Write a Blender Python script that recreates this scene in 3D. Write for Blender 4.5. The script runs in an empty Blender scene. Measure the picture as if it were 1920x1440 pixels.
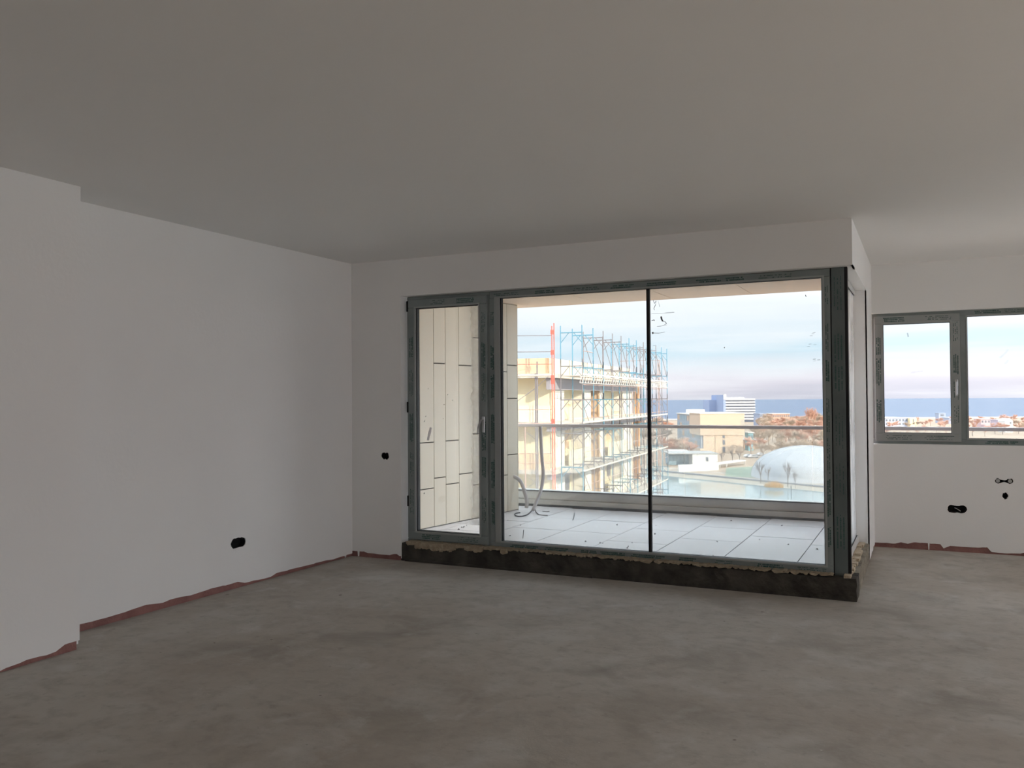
import bpy, bmesh, math, random
from math import pi, sin, cos, radians, atan2, sqrt
from mathutils import Vector, Matrix
random.seed(7)
SC = bpy.context.scene
COL = SC.collection

# ------------------------------------------------------------------ camera
FPX = 1588.97
YAW, PIT, ROL = radians(25.893), radians(1.018), radians(-0.385)
EYE = Vector((0.0, 0.0, 1.5))
fw = Vector((-sin(YAW) * cos(PIT), cos(YAW) * cos(PIT), sin(PIT)))
rt0 = Vector((cos(YAW), sin(YAW), 0))
up0 = rt0.cross(fw)
rt = rt0 * cos(ROL) + up0 * sin(ROL)
up = -rt0 * sin(ROL) + up0 * cos(ROL)
cam = bpy.data.cameras.new('camera')
cam.sensor_width = 36.0
cam.lens = 36.0 * FPX / 1920.0
cam.clip_start = 0.05
cam.clip_end = 30000
camo = bpy.data.objects.new('camera', cam)
m = Matrix((rt, up, -fw)).transposed().to_4x4()
m.translation = EYE
camo.matrix_world = m
COL.objects.link(camo)
SC.camera = camo

# ------------------------------------------------------------------ view, world, sun
SC.view_settings.view_transform = 'Standard'
SC.view_settings.look = 'None'
SC.view_settings.gamma = 1.0
SC.view_settings.use_curve_mapping = False
SC.view_settings.exposure = 0.0
SC.cycles.max_bounces = 14
SC.cycles.diffuse_bounces = 9
SC.cycles.glossy_bounces = 4
SC.cycles.transparent_max_bounces = 32
SC.cycles.sample_clamp_indirect = 6.0

SKY = 3.7
world = bpy.data.worlds.new('sky')
SC.world = world
world.use_nodes = True
nt = world.node_tree
nt.nodes.clear()
W = nt.nodes
L = nt.links
out = W.new('ShaderNodeOutputWorld')
bg = W.new('ShaderNodeBackground')
tc = W.new('ShaderNodeTexCoord')
sep = W.new('ShaderNodeSeparateXYZ')
L.new(tc.outputs['Generated'], sep.inputs[0])
mp = W.new('ShaderNodeMapping')
mp.inputs['Scale'].default_value = (1.6, 1.6, 26.0)
L.new(tc.outputs['Generated'], mp.inputs[0])
nz = W.new('ShaderNodeTexNoise')
nz.inputs['Scale'].default_value = 1.7
nz.inputs['Detail'].default_value = 5
nz.inputs['Roughness'].default_value = 0.55
L.new(mp.outputs[0], nz.inputs['Vector'])
ramp = W.new('ShaderNodeValToRGB')
cr = ramp.color_ramp
SKYSTOPS = [(0.0, (.72, .70, .80)), (0.010, (.84, .79, .88)), (0.025, (.96, .91, .99)), (0.038, (.92, .95, 1.02)),
            (0.052, (.72, .90, 1.02)), (0.068, (.90, .98, 1.06)), (0.09, (1.02, 1.05, 1.10)), (0.135, (1.3, 1.34, 1.40)),
            (0.22, (1.9, 1.98, 2.1)), (0.4, (2.3, 2.45, 2.7)), (1.0, (2.5, 2.7, 2.98))]
for k, (p_, c_) in enumerate(SKYSTOPS):
    e = cr.elements[k] if k < 2 else cr.elements.new(p_)
    e.position = p_
    e.color = (c_[0] / 3, c_[1] / 3, c_[2] / 3, 1)
# let the cloud noise push the bands up and down a little
ma = W.new('ShaderNodeMath'); ma.operation = 'SUBTRACT'; ma.inputs[1].default_value = 0.5
L.new(nz.outputs[0], ma.inputs[0])
mb_ = W.new('ShaderNodeMath'); mb_.operation = 'MULTIPLY_ADD'; mb_.inputs[1].default_value = 0.06
L.new(ma.outputs[0], mb_.inputs[0])
L.new(sep.outputs['Z'], mb_.inputs[2])
L.new(mb_.outputs[0], ramp.inputs[0])
# thin white cloud streaks
cl = W.new('ShaderNodeMapRange')
cl.inputs[1].default_value = 0.46
cl.inputs[2].default_value = 0.70
cl.inputs[3].default_value = 0.0
cl.inputs[4].default_value = 0.55
L.new(nz.outputs[0], cl.inputs[0])
mix = W.new('ShaderNodeMixRGB')
mix.inputs[2].default_value = (.37, .37, .38, 1)
L.new(cl.outputs[0], mix.inputs[0])
L.new(ramp.outputs[0], mix.inputs[1])
L.new(mix.outputs[0], bg.inputs[0])
bg.inputs[1].default_value = 3.0 * SKY
L.new(bg.outputs[0], out.inputs[0])
world.cycles.sampling_method = 'MANUAL'
world.cycles.sample_map_resolution = 512

sun = bpy.data.lights.new('sun', 'SUN')
sun.energy = 18.0
sun.color = (1.0, .84, .66)
sun.angle = radians(0.6)
suno = bpy.data.objects.new('sun', sun)
SUN_EL = radians(20)
sdir = Vector((.87 * cos(SUN_EL), -.493 * cos(SUN_EL), sin(SUN_EL)))
suno.rotation_euler = sdir.to_track_quat('Z', 'Y').to_euler()
COL.objects.link(suno)


def portal(name, center, normal, sx, sy):
    l = bpy.data.lights.new(name, 'AREA')
    l.shape = 'RECTANGLE'
    l.size, l.size_y = sx, sy
    l.cycles.is_portal = True
    o = bpy.data.objects.new(name, l)
    o.location = center
    o.rotation_euler = (-Vector(normal)).to_track_quat('Z', 'Y').to_euler() if False else Vector(normal).to_track_quat('-Z', 'Y').to_euler()
    COL.objects.link(o)


# ------------------------------------------------------------------ room dimensions
YW, XL, XO, XR, XP, YP, YK, H = 6.685, -4.965, -4.408, -0.458, -4.626, 3.499, 9.230, 2.818
ZT, ZPL, YF = 2.471, 0.165, 6.765        # window head, plinth top, front of frames
YE = 8.36                                 # where the side window ends
XE, YB = 8.5, -5.5                       # far right wall, rear wall
WT = 0.25
KZ0, KZ1 = 1.025, 2.335
portal('portal_terrace', (-2.45, 7.05, 1.3), (0, -1, 0), 3.9, 2.3)
portal('portal_side', (-0.62, 7.6, 1.3), (1, 0, 0), 2.3, 1.5)
portal('portal_kitchen', (2.55, 9.45, 1.68), (0, -1, 0), 6.0, 1.3)
portal('portal_right', (XE + .2, -1.2, 1.4), (-1, 0, 0), 2.7, 4.4)
portal('portal_right', (XE + .2, 7.15, 1.4), (-1, 0, 0), 2.7, 3.9)
portal('portal_kitchen_right', (6.95, 9.45, 1.4), (0, -1, 0), 2.8, 2.6)


# ------------------------------------------------------------------ helpers
MATS = {}


def mat(name, col, rough=.8, metal=0.0, noise=None, bump=None, spec=.3):
    """noise = (scale, amount, colour2); bump = (scale, strength)"""
    if name in MATS:
        return MATS[name]
    m = bpy.data.materials.new(name)
    m.use_nodes = True
    n = m.node_tree.nodes
    l = m.node_tree.links
    b = n['Principled BSDF']
    b.inputs['Base Color'].default_value = (*col, 1)
    b.inputs['Roughness'].default_value = rough
    b.inputs['Metallic'].default_value = metal
    b.inputs['Specular IOR Level'].default_value = spec
    if noise or bump:
        t = n.new('ShaderNodeTexCoord')
    if noise:
        z = n.new('ShaderNodeTexNoise')
        z.inputs['Scale'].default_value = noise[0]
        z.inputs['Detail'].default_value = 6
        l.new(t.outputs['Object'], z.inputs['Vector'])
        r = n.new('ShaderNodeMapRange')
        r.inputs[1].default_value = .35
        r.inputs[2].default_value = .65
        r.inputs[4].default_value = noise[1]
        l.new(z.outputs[0], r.inputs[0])
        x = n.new('ShaderNodeMixRGB')
        x.inputs[1].default_value = (*col, 1)
        x.inputs[2].default_value = (*noise[2], 1)
        l.new(r.outputs[0], x.inputs[0])
        l.new(x.outputs[0], b.inputs['Base Color'])
    if bump:
        z2 = n.new('ShaderNodeTexNoise')
        z2.inputs['Scale'].default_value = bump[0]
        z2.inputs['Detail'].default_value = 5
        l.new(t.outputs['Object'], z2.inputs['Vector'])
        bp = n.new('ShaderNodeBump')
        bp.inputs['Strength'].default_value = bump[1]
        bp.inputs['Distance'].default_value = .02
        l.new(z2.outputs[0], bp.inputs['Height'])
        l.new(bp.outputs[0], b.inputs['Normal'])
    MATS[name] = m
    return m


def glass_mat(name, tint, dust=.03, ior=1.45, milky=(.85, .88, .9)):
    m = bpy.data.materials.new(name)
    m.use_nodes = True
    n = m.node_tree.nodes
    l = m.node_tree.links
    n.clear()
    o = n.new('ShaderNodeOutputMaterial')
    tr = n.new('ShaderNodeBsdfTransparent')
    tr.inputs[0].default_value = (*tint, 1)
    gl = n.new('ShaderNodeBsdfGlossy')
    gl.inputs['Roughness'].default_value = .02
    fr = n.new('ShaderNodeFresnel')
    fr.inputs[0].default_value = ior
    mx = n.new('ShaderNodeMixShader')
    l.new(fr.outputs[0], mx.inputs[0])
    l.new(tr.outputs[0], mx.inputs[1])
    l.new(gl.outputs[0], mx.inputs[2])
    df = n.new('ShaderNodeBsdfTranslucent')
    df.inputs[0].default_value = (*milky, 1)
    mx2 = n.new('ShaderNodeMixShader')
    t = n.new('ShaderNodeTexCoord')
    z = n.new('ShaderNodeTexNoise')
    z.inputs['Scale'].default_value = 2.2
    z.inputs['Detail'].default_value = 7
    l.new(t.outputs['Object'], z.inputs['Vector'])
    r = n.new('ShaderNodeMapRange')
    r.inputs[1].default_value = .35
    r.inputs[2].default_value = .75
    r.inputs[3].default_value = dust * .6
    r.inputs[4].default_value = dust * 1.8
    l.new(z.outputs[0], r.inputs[0])
    l.new(r.outputs[0], mx2.inputs[0])
    l.new(mx.outputs[0], mx2.inputs[1])
    l.new(df.outputs[0], mx2.inputs[2])
    l.new(mx2.outputs[0], o.inputs[0])
    MATS[name] = m
    return m


class MB:
    def __init__(s, f=None):
        s.v, s.f, s.tf = [], [], f

    def add(s, vs, fs):
        b = len(s.v)
        s.v += [tuple(s.tf(Vector(v))) if s.tf else tuple(v) for v in vs]
        s.f += [tuple(b + i for i in f) for f in fs]
        return s

    def box(s, x0, x1, y0, y1, z0, z1):
        vs = [(x, y, z) for z in (z0, z1) for y in (y0, y1) for x in (x0, x1)]
        return s.add(vs, [(0, 2, 3, 1), (4, 5, 7, 6), (0, 1, 5, 4), (2, 6, 7, 3), (0, 4, 6, 2), (1, 3, 7, 5)])

    def bar(s, a, b, r, n=6, r2=None):
        a, b = Vector(a), Vector(b)
        d = (b - a).normalized()
        t = Vector((0, 0, 1)) if abs(d.z) < .9 else Vector((1, 0, 0))
        p = d.cross(t).normalized()
        q = d.cross(p)
        r2 = r if r2 is None else r2
        vs = []
        for c, rr in ((a, r), (b, r2)):
            for i in range(n):
                w = 2 * pi * i / n
                vs.append(c + p * rr * cos(w) + q * rr * sin(w))
        fs = [(i, (i + 1) % n, n + (i + 1) % n, n + i) for i in range(n)]
        fs += [tuple(range(n - 1, -1, -1)), tuple(range(n, 2 * n))]
        return s.add(vs, fs)

    def tube(s, pts, r, n=8):
        pts = [Vector(p) for p in pts]
        # Catmull-Rom
        P = [pts[0]] + pts + [pts[-1]]
        c = []
        for i in range(1, len(P) - 2):
            for k in range(5):
                t = k / 5
                a, b, d, e = P[i - 1], P[i], P[i + 1], P[i + 2]
                c.append(.5 * ((2 * b) + (d - a) * t + (2 * a - 5 * b + 4 * d - e) * t * t + (-a + 3 * b - 3 * d + e) * t ** 3))
        c.append(pts[-1])
        vs, fs = [], []
        for i, p in enumerate(c):
            d = (c[min(i + 1, len(c) - 1)] - c[max(i - 1, 0)]).normalized()
            u_ = Vector((0.13, .31, 1)) if abs(d.z) < .8 else Vector((1, .1, 0))
            x = d.cross(u_).normalized()
            y = d.cross(x)
            rr = r[min(i, len(r) - 1)] if isinstance(r, (list, tuple)) else r
            for k in range(n):
                w = 2 * pi * k / n
                vs.append(p + x * rr * cos(w) + y * rr * sin(w))
        for i in range(len(c) - 1):
            for k in range(n):
                fs.append((i * n + k, i * n + (k + 1) % n, (i + 1) * n + (k + 1) % n, (i + 1) * n + k))
        fs += [tuple(range(n - 1, -1, -1)), tuple((len(c) - 1) * n + k for k in range(n))]
        return s.add(vs, fs)

    def build(s, name, m, parent=None, bevel=0, smooth=False, **props):
        me = bpy.data.meshes.new(name)
        me.from_pydata(s.v, [], s.f)
        me.update()
        if m:
            me.materials.append(m)
        if bevel:
            bm = bmesh.new()
            bm.from_mesh(me)
            bmesh.ops.bevel(bm, geom=bm.edges[:], offset=bevel, segments=1, affect='EDGES', clamp_overlap=True)
            bm.to_mesh(me)
            bm.free()
        if smooth:
            for p in me.polygons:
                p.use_smooth = True
        o = bpy.data.objects.new(name, me)
        COL.objects.link(o)
        if parent:
            o.parent = parent
        for k, v in props.items():
            o[k] = v
        return o


def empty(name, loc=(0, 0, 0), rz=0, **props):
    o = bpy.data.objects.new(name, None)
    o.location = loc
    o.rotation_euler = (0, 0, rz)
    o.empty_display_size = .1
    COL.objects.link(o)
    for k, v in props.items():
        o[k] = v
    return o


def copy_part(o, parent, loc=None, rz=None):
    c = o.copy()
    COL.objects.link(c)
    c.parent = parent
    if loc is not None:
        c.location = loc
    if rz is not None:
        c.rotation_euler = (0, 0, rz)
    return c


def copy_tree(o, loc, rz=0, scale=None, parent=None, **props):
    c = o.copy()
    COL.objects.link(c)
    c.parent = parent
    if loc is not None:
        c.location = loc
        c.rotation_euler = (0, 0, rz)
    if scale:
        c.scale = scale
    for ch in [x for x in KIDS.get(o.name, [])]:
        copy_tree(ch, None, parent=c)
    for k, v in props.items():
        c[k] = v
    return c


KIDS = {}
ST = dict(kind='structure')


def rprism(mb, poly, y0, y1):
    """polygon given in (x,z), extruded along y"""
    n = len(poly)
    vs = [(x, y0, z) for x, z in poly] + [(x, y1, z) for x, z in poly]
    fs = [tuple(range(n)), tuple(range(2 * n - 1, n - 1, -1))] + [(i, n + i, n + (i + 1) % n, (i + 1) % n) for i in range(n)]
    return mb.add(vs, fs)


# ------------------------------------------------------------------ materials
def plaster():
    m = mat('plaster', (.85, .85, .845), .92, noise=(1.3, .5, (.825, .82, .815)), bump=(35, .06), spec=.15)
    return m


PLA = plaster()
CEI = mat('ceiling_paint', (.85, .845, .835), .95, noise=(.9, .5, (.825, .82, .81)), bump=(18, .05), spec=.1)
MAS = mat('red_masonry', (.34, .175, .155), .95, noise=(9, .8, (.24, .12, .11)), bump=(60, .5))
CON = mat('dark_concrete', (.085, .078, .066), .95, noise=(7, .9, (.035, .032, .028)), bump=(22, .9))
FRM = mat('filmed_frame', (.25, .285, .285), .45, noise=(5, .6, (.18, .215, .215)), spec=.4)
FRM2 = mat('filmed_frame_light', (.33, .35, .345), .45, noise=(6, .4, (.27, .29, .29)), spec=.4)
BEAD = mat('glazing_bead', (.36, .38, .38), .5)
POST = mat('corner_post_film', (.15, .175, .175), .5, noise=(4, .8, (.10, .125, .125)))
PRN = mat('printed_film_ink', (.05, .105, .095), .6)
PRNW = mat('printed_film_ink_white', (.45, .48, .48), .6)
BLK = mat('black_gasket', (.012, .012, .013), .6)
BOX = mat('black_mounting_box', (.01, .01, .011), .7)
WIRE = mat('grey_wire', (.55, .55, .53), .6)
FOAM = mat('expanding_foam', (.44, .37, .27), .95, noise=(25, .8, (.30, .24, .17)), bump=(80, .8))
CHR = mat('brushed_handle', (.55, .56, .57), .3, .8)
GLA = glass_mat('window_glass', (.51, .522, .522), .02)
GLD = glass_mat('door_glass', (.72, .735, .735), .02)
GLK = glass_mat('kitchen_glass', (.555, .565, .565), .015)
GLC = glass_mat('clear_glass', (.965, .96, .975), .01)
GLA2 = glass_mat('railing_glass', (.955, .975, .97), .09, milky=(.9, .9, .88))


def floor_mat():
    m = bpy.data.materials.new('raw_screed')
    m.use_nodes = True
    n = m.node_tree.nodes
    l = m.node_tree.links
    b = n['Principled BSDF']
    b.inputs['Roughness'].default_value = .82
    b.inputs['Specular IOR Level'].default_value = .25
    t = n.new('ShaderNodeTexCoord')

    def noi(scale, det, stretch=None, w=0.0):
        z = n.new('ShaderNodeTexNoise')
        z.inputs['Scale'].default_value = scale
        z.inputs['Detail'].default_value = det
        z.inputs['Roughness'].default_value = .6
        z.inputs['Distortion'].default_value = w
        if stretch:
            mpp = n.new('ShaderNodeMapping')
            mpp.inputs['Scale'].default_value = stretch
            mpp.inputs['Rotation'].default_value = (0, 0, .5)
            l.new(t.outputs['Object'], mpp.inputs[0])
            l.new(mpp.outputs[0], z.inputs['Vector'])
        else:
            l.new(t.outputs['Object'], z.inputs['Vector'])
        return z

    def mixc(fac, a, c2, lo, hi):
        r = n.new('ShaderNodeMapRange')
        r.inputs[1].default_value = lo
        r.inputs[2].default_value = hi
        l.new(fac.outputs[0], r.inputs[0])
        x = n.new('ShaderNodeMixRGB')
        l.new(r.outputs[0], x.inputs[0])
        if isinstance(a, tuple):
            x.inputs[1].default_value = (*a, 1)
        else:
            l.new(a.outputs[0], x.inputs[1])
        x.inputs[2].default_value = (*c2, 1)
        return x
    c = mixc(noi(.55, 5, w=.4), (.40, .36, .315), (.47, .445, .405), .38, .62)
    c = mixc(noi(1.5, 8, (1, 1.35, 1), w=.5), c, (.295, .27, .24), .52, .74)
    c = mixc(noi(3.0, 9, (1.5, .9, 1), w=.3), c, (.52, .515, .495), .60, .80)
    c = mixc(noi(9, 12, w=.25), c, (.345, .315, .28), .48, .80)
    c = mixc(noi(2.6, 12, w=.3), c, (.52, .51, .485), .52, .80)
    c = mixc(noi(14, 9), c, (.30, .275, .245), .60, .80)
    c = mixc(noi(26, 3), c, (.70, .69, .66), .735, .77)
    c = mixc(noi(11, 2), c, (.2, .175, .15), .74, .78)
    l.new(c.outputs[0], b.inputs['Base Color'])
    bp = n.new('ShaderNodeBump')
    bp.inputs['Strength'].default_value = .35
    bp.inputs['Distance'].default_value = .01
    l.new(noi(12, 9).outputs[0], bp.inputs['Height'])
    l.new(bp.outputs[0], b.inputs['Normal'])
    MATS['floor'] = m
    return m


# ------------------------------------------------------------------ room shell
MB().box(XL - .3, XE + .3, YB - .3, YW + .1, -.2, 0).box(XR - .2, XE + .3, YW + .1, YK + .25, -.2, 0).build('floor', floor_mat(), **ST)
MB().box(XL - .3, XE + .3, YB - .3, YW + WT, H, H + .25).box(XR - .2, XE + .3, YW + WT, YK + .25, H, H + .25).build('ceiling', CEI, **ST)


def jagged(x0, x1, base, amp, seed, step=.05, lo=.012):
    """jagged lower edge of the plaster, as (x, z) points left to right"""
    r = random.Random(seed)
    pts = []
    x, z = x0, base
    while x < x1:
        if r.random() < .22:
            z = base + r.uniform(-amp, amp * .8)
        if r.random() < .03:
            pts += [(x, z), (x + .004, lo * .3), (x + .012, lo * .3), (x + .016, z)]
            x += .02
        z += r.uniform(-.22, .22) * amp
        z = min(max(z, lo), base + amp)
        pts.append((x, z))
        x += step * r.uniform(.4, 1.4)
    pts.append((x1, z))
    return pts


def plaster_sheet(name, x0, x1, ztop, base, amp, seed, parent, tf, th=.012, step=.05):
    """plaster coat whose lower edge is broken away; local x along wall, z up, y = depth"""
    low = jagged(x0, x1, base, amp, seed, step)
    vs, fs = [], []
    for x, z in low:
        vs += [(x, 0, z), (x, 0, ztop), (x, -th, z), (x, -th, ztop)]
    for i in range(len(low) - 1):
        a, b = 4 * i, 4 * i + 4
        fs += [(a + 2, b + 2, b + 3, a + 3), (a, a + 1, b + 1, b), (a, b, b + 2, a + 2), (a + 1, a + 3, b + 3, b + 1)]
    e = 4 * (len(low) - 1)
    fs += [(0, 2, 3, 1), (e, e + 1, e + 3, e + 2)]
    return MB(tf).add(vs, fs).build(name, PLA, parent)


TH = .012
# left wall (inner face XL): masonry behind, plaster coat in front
wl = MB().box(XL - .3, XL - TH, YP - .4, YW + .3, 0, H).build('wall_left', MAS, **ST)
tfL = lambda v: Vector((XL - TH - v.y, v.x, v.z))
pl_left = plaster_sheet('plaster_coat', YP - .3, YW, H, .043, .024, 3, wl, tfL, step=.07)
# projecting pier at far left
wp = MB().box(XP - .6, XP - TH, YB, YP - TH, 0, H).build('wall_left_projection', MAS, **ST)
tfP = lambda v: Vector((XP - TH - v.y, v.x, v.z))
plaster_sheet('plaster_coat', YB, YP, H, .045, .035, 11, wp, tfP, step=.06)

plaster_sheet('plaster_coat', -XP + TH, -XL + .1, H, .03, .02, 12, wp, lambda v: Vector((-v.x, YP - TH - v.y, v.z)))
# window wall: left piece, head, return
wf = MB().box(XL - .3, XO, YW + TH, YW + WT, 0, H).build('wall_front', MAS, **ST)
MB().box(XO, XR - TH, YW + TH, YW + WT, ZT + .01, H).build('lintel', MAS, wf)
tfF = lambda v: Vector((v.x, YW + TH + v.y, v.z))
pl_front = plaster_sheet('plaster_coat', XL, XO, H, .048, .012, 21, wf, tfF, step=.04)
hd = MB().box(XO, XR, YW, YW + TH, ZT, H).box(XO, XR, YW + TH, YW + WT, ZT, ZT + .01).box(XO, XO + .006, YW, YW + WT, .02, ZT)
hd.build('plaster_head', PLA, wf)
wr = MB().box(XR - .2, XR - TH, YW + WT, YE, ZT + .01, H).box(XR - .2, XR - TH, YE + TH, YK, 0, H).build('wall_return', MAS, **ST)
MB().box(XR - TH, XR, YW + TH, YE, ZT, H).box(XR - .2, XR - TH, YW + WT, YE, ZT, ZT + .01).box(XR - .2, XR, YE, YE + TH, .03, ZT).build('plaster_head', PLA, wr)
plaster_sheet('plaster_coat', YE, YK, H, .035, .02, 31, wr, lambda v: Vector((XR - TH - v.y, v.x, v.z)))
# kitchen wall
KX1 = 5.55
wk = MB()
wk.box(XR - .2, 5.6, YK + TH, YK + WT, 0, KZ0)
wk = wk.build('wall_kitchen', MAS, **ST)
MB().box(XR - .2, 5.6, YK + TH, YK + WT, KZ1, H).box(5.6, XE, YK + TH, YK + WT, 2.7, H).box(8.3, XE, YK + TH, YK + WT, 0, 2.7).build('upper_masonry', MAS, wk)
pk_low = plaster_sheet('plaster_coat', XR, 5.6, KZ0, .045, .025, 41, wk, lambda v: Vector((v.x, YK + TH + v.y, v.z)))
pk = MB().box(XR, 5.6, YK, YK + TH, KZ1, H).box(5.6, XE, YK, YK + TH, 2.7, H).box(8.3, XE, YK, YK + TH, 0, 2.7).box(KX1, 5.6, YK, YK + TH, KZ0, KZ1)
pk.box(XR, KX1, YK + TH, YK + WT, KZ1 - .004, KZ1).box(XR, KX1, YK + TH, YK + WT, KZ0, KZ0 + .004)
pk.build('plaster_head', PLA, wk)
# far right wall, window openings added to light the room; rear wall (both outside the frame)
RW = (.06, 2.74)
RWS = ((-3.4, 1.0), (5.2, 9.1))
wrr = MB().box(XE, XE + WT, YB, YK + WT, 0, RW[0]).box(XE, XE + WT, YB, YK + WT, RW[1], H)
for a_, b_ in ((YB, RWS[0][0]), (RWS[0][1], RWS[1][0]), (RWS[1][1], YK + WT)):
    wrr.box(XE, XE + WT, a_, b_, RW[0], RW[1])
wrr.build('wall_right', PLA, **ST)
MB().box(XP - .6, XE + WT, YB - WT, YB, 0, H).build('wall_rear', PLA, **ST)


# ------------------------------------------------------------------ sockets cut into the walls
def cutter(outline, depth, place):
    n = len(outline)
    vs = [place(a, b, -.03) for a, b in outline] + [place(a, b, depth) for a, b in outline]
    fs = [tuple(range(n)), tuple(range(2 * n - 1, n - 1, -1))] + [(i, (i + 1) % n, n + (i + 1) % n, n + i) for i in range(n)]
    me = bpy.data.meshes.new('cut')
    me.from_pydata(vs, [], [f[::-1] for f in fs])
    bm = bmesh.new()
    bm.from_mesh(me)
    bmesh.ops.recalc_face_normals(bm, faces=bm.faces[:])
    bm.to_mesh(me)
    bm.free()
    o = bpy.data.objects.new('cut', me)
    COL.objects.link(o)
    return o


def boolean(targets, cuts):
    for t in targets:
        for c in cuts:
            md = t.modifiers.new('b', 'BOOLEAN')
            md.operation = 'DIFFERENCE'
            md.solver = 'EXACT'
            md.object = c
    dg = bpy.context.evaluated_depsgraph_get()
    for t in targets:
        me = bpy.data.meshes.new_from_object(t.evaluated_get(dg))
        t.modifiers.clear()
        t.data = me
    for c in cuts:
        bpy.data.objects.remove(c)


def lobes(w, h, seed, waist=.72, ragged=.004):
    """two round boxes joined: outline of a double socket hole"""
    r = random.Random(seed)
    pts = []
    R_ = h / 2
    cx = w / 2 - R_
    N = 28
    for i in range(N):
        a = 2 * pi * i / N
        x = cos(a) * w / 2
        if abs(x) > cx:
            dx = abs(x) - cx
            z = sqrt(max(R_ * R_ - dx * dx, 0)) * (1 if sin(a) >= 0 else -1)
        else:
            z = R_ * (waist + (1 - waist) * (abs(x) / max(cx, 1e-6)) ** 2) * (1 if sin(a) >= 0 else -1)
        pts.append((x + r.uniform(-ragged, ragged), z + r.uniform(-ragged, ragged) + .0008 * sin(a)))
    return pts


onL = lambda y, z: (lambda a, b, d: (XL - d, y + a, z + b))
onF = lambda x, z: (lambda a, b, d: (x + a, YW + d, z + b))
onK = lambda x, z: (lambda a, b, d: (x + a, YK + d, z + b))
SOCK = [
    ('L', onL(5.178, .36), .165, .078, 'empty black double socket box low in the long left wall', 1.0),
    ('F', onF(-4.583, .97), .088, .066, 'empty black socket box beside the terrace door', .75),
    ('K', onK(.276, .412), .165, .078, 'wide black socket box with a loose wire end under the kitchen window', .85),
    ('K', onK(.672, .695), .150, .052, 'twin socket box with two pale plugs, higher under the kitchen window', .35),
    ('K', onK(.68, .555), .046, .066, 'small single black hole below the twin box in the kitchen wall', .8),
]
cuts = {'L': [], 'F': [], 'K': []}
for k, (w_, plc, sw, sh, lab, waist) in enumerate(SOCK):
    cuts[w_].append(cutter(lobes(sw, sh, 50 + k, waist), .055, plc))
boolean([pl_left, wl], cuts['L'][:0] or []) if False else None


def dupcut(c):
    d = c.copy()
    d.data = c.data.copy()
    COL.objects.link(d)
    return d


for tg, key in (((pl_left, wl), 'L'), ((pl_front, wf), 'F'), ((pk_low, wk), 'K')):
    boolean(list(tg), cuts[key])
for k, (w_, plc, sw, sh, lab, waist) in enumerate(SOCK):
    root = empty('socket_box', plc(0, 0, .05), label=lab, category='socket')
    base = Vector(plc(0, 0, .05))
    sub = (lambda b: (lambda v: Vector(v) - b))(base)
    o1 = lobes(sw - .002, sh - .002, 50 + k, waist, 0.002)
    o2 = [(a * .9, b * .88) for a, b in o1]
    n = len(o1)
    mbx = MB()
    vs = [sub(plc(a, b, .006)) for a, b in o1] + [sub(plc(a, b, .006)) for a, b in o2] + [sub(plc(a, b, .052)) for a, b in o2]
    fs = [(i, (i + 1) % n, n + (i + 1) % n, n + i) for i in range(n)] + [(n + i, n + (i + 1) % n, 2 * n + (i + 1) % n, 2 * n + i) for i in range(n)]
    fs.append(tuple(range(2 * n, 3 * n)))
    mbx.add(vs, fs)
    mbx.build('box_shell', BOX, root)
    if k == 2:
        MB().tube([sub(plc(-.02, .008, .03)), sub(plc(.0, .0, .012)), sub(plc(.03, -.02, .008))], .004, 6).build('wire', WIRE, root, smooth=True)
    elif k == 3:
        for sx in (-.05, .05):
            q = MB()
            pts = [sub(plc(sx, 0, .03)), sub(plc(sx, 0, .004))]
            q.bar(pts[0], pts[1], .017, 14)
            q.build('plug_cap', mat('pale_plug', (.42, .42, .41), .6), root)
    else:
        MB().tube([sub(plc(-.01, .01, .045)), sub(plc(.005, .0, .025)), sub(plc(.012, -.012, .03))], .002, 5).build('wire', BLK, root, smooth=True)

# ------------------------------------------------------------------ plinth under the terrace windows
r_ = random.Random(5)


def rough_box(x0, x1, y0, y1, z0, z1, nx, ny, amp, name, m, bul=0, **props):
    bm = bmesh.new()
    bmesh.ops.create_cube(bm, size=1)
    for v in bm.verts:
        v.co = Vector((x0 if v.co.x < 0 else x1, y0 if v.co.y < 0 else y1, z0 if v.co.z < 0 else z1))
    ex = [e for e in bm.edges if abs((e.verts[0].co - e.verts[1].co).x) > 1e-6]
    ey = [e for e in bm.edges if abs((e.verts[0].co - e.verts[1].co).y) > 1e-6]
    ez = [e for e in bm.edges if abs((e.verts[0].co - e.verts[1].co).z) > 1e-6]
    bmesh.ops.subdivide_edges(bm, edges=ex, cuts=nx, use_grid_fill=True)
    ez = [e for e in bm.edges if abs((e.verts[0].co - e.verts[1].co).z) > 1e-6]
    bmesh.ops.subdivide_edges(bm, edges=ez, cuts=3, use_grid_fill=True)
    if ny:
        ey = [e for e in bm.edges if abs((e.verts[0].co - e.verts[1].co).y) > 1e-6]
        bmesh.ops.subdivide_edges(bm, edges=ey, cuts=ny, use_grid_fill=True)
    for v in bm.verts:
        if v.co.z > z0 + 1e-4:
            v.co.x += r_.uniform(-amp, amp)
            v.co.y += r_.uniform(-amp, amp)
            if v.co.z < z1 - 1e-4:
                v.co.z += r_.uniform(-amp, amp)
            else:
                v.co.z += r_.uniform(-amp, amp) * .7
    me = bpy.data.meshes.new(name)
    bm.to_mesh(me)
    bm.free()
    me.materials.append(m)
    o = bpy.data.objects.new(name, me)
    COL.objects.link(o)
    for k, v in props.items():
        o[k] = v
    return o


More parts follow.
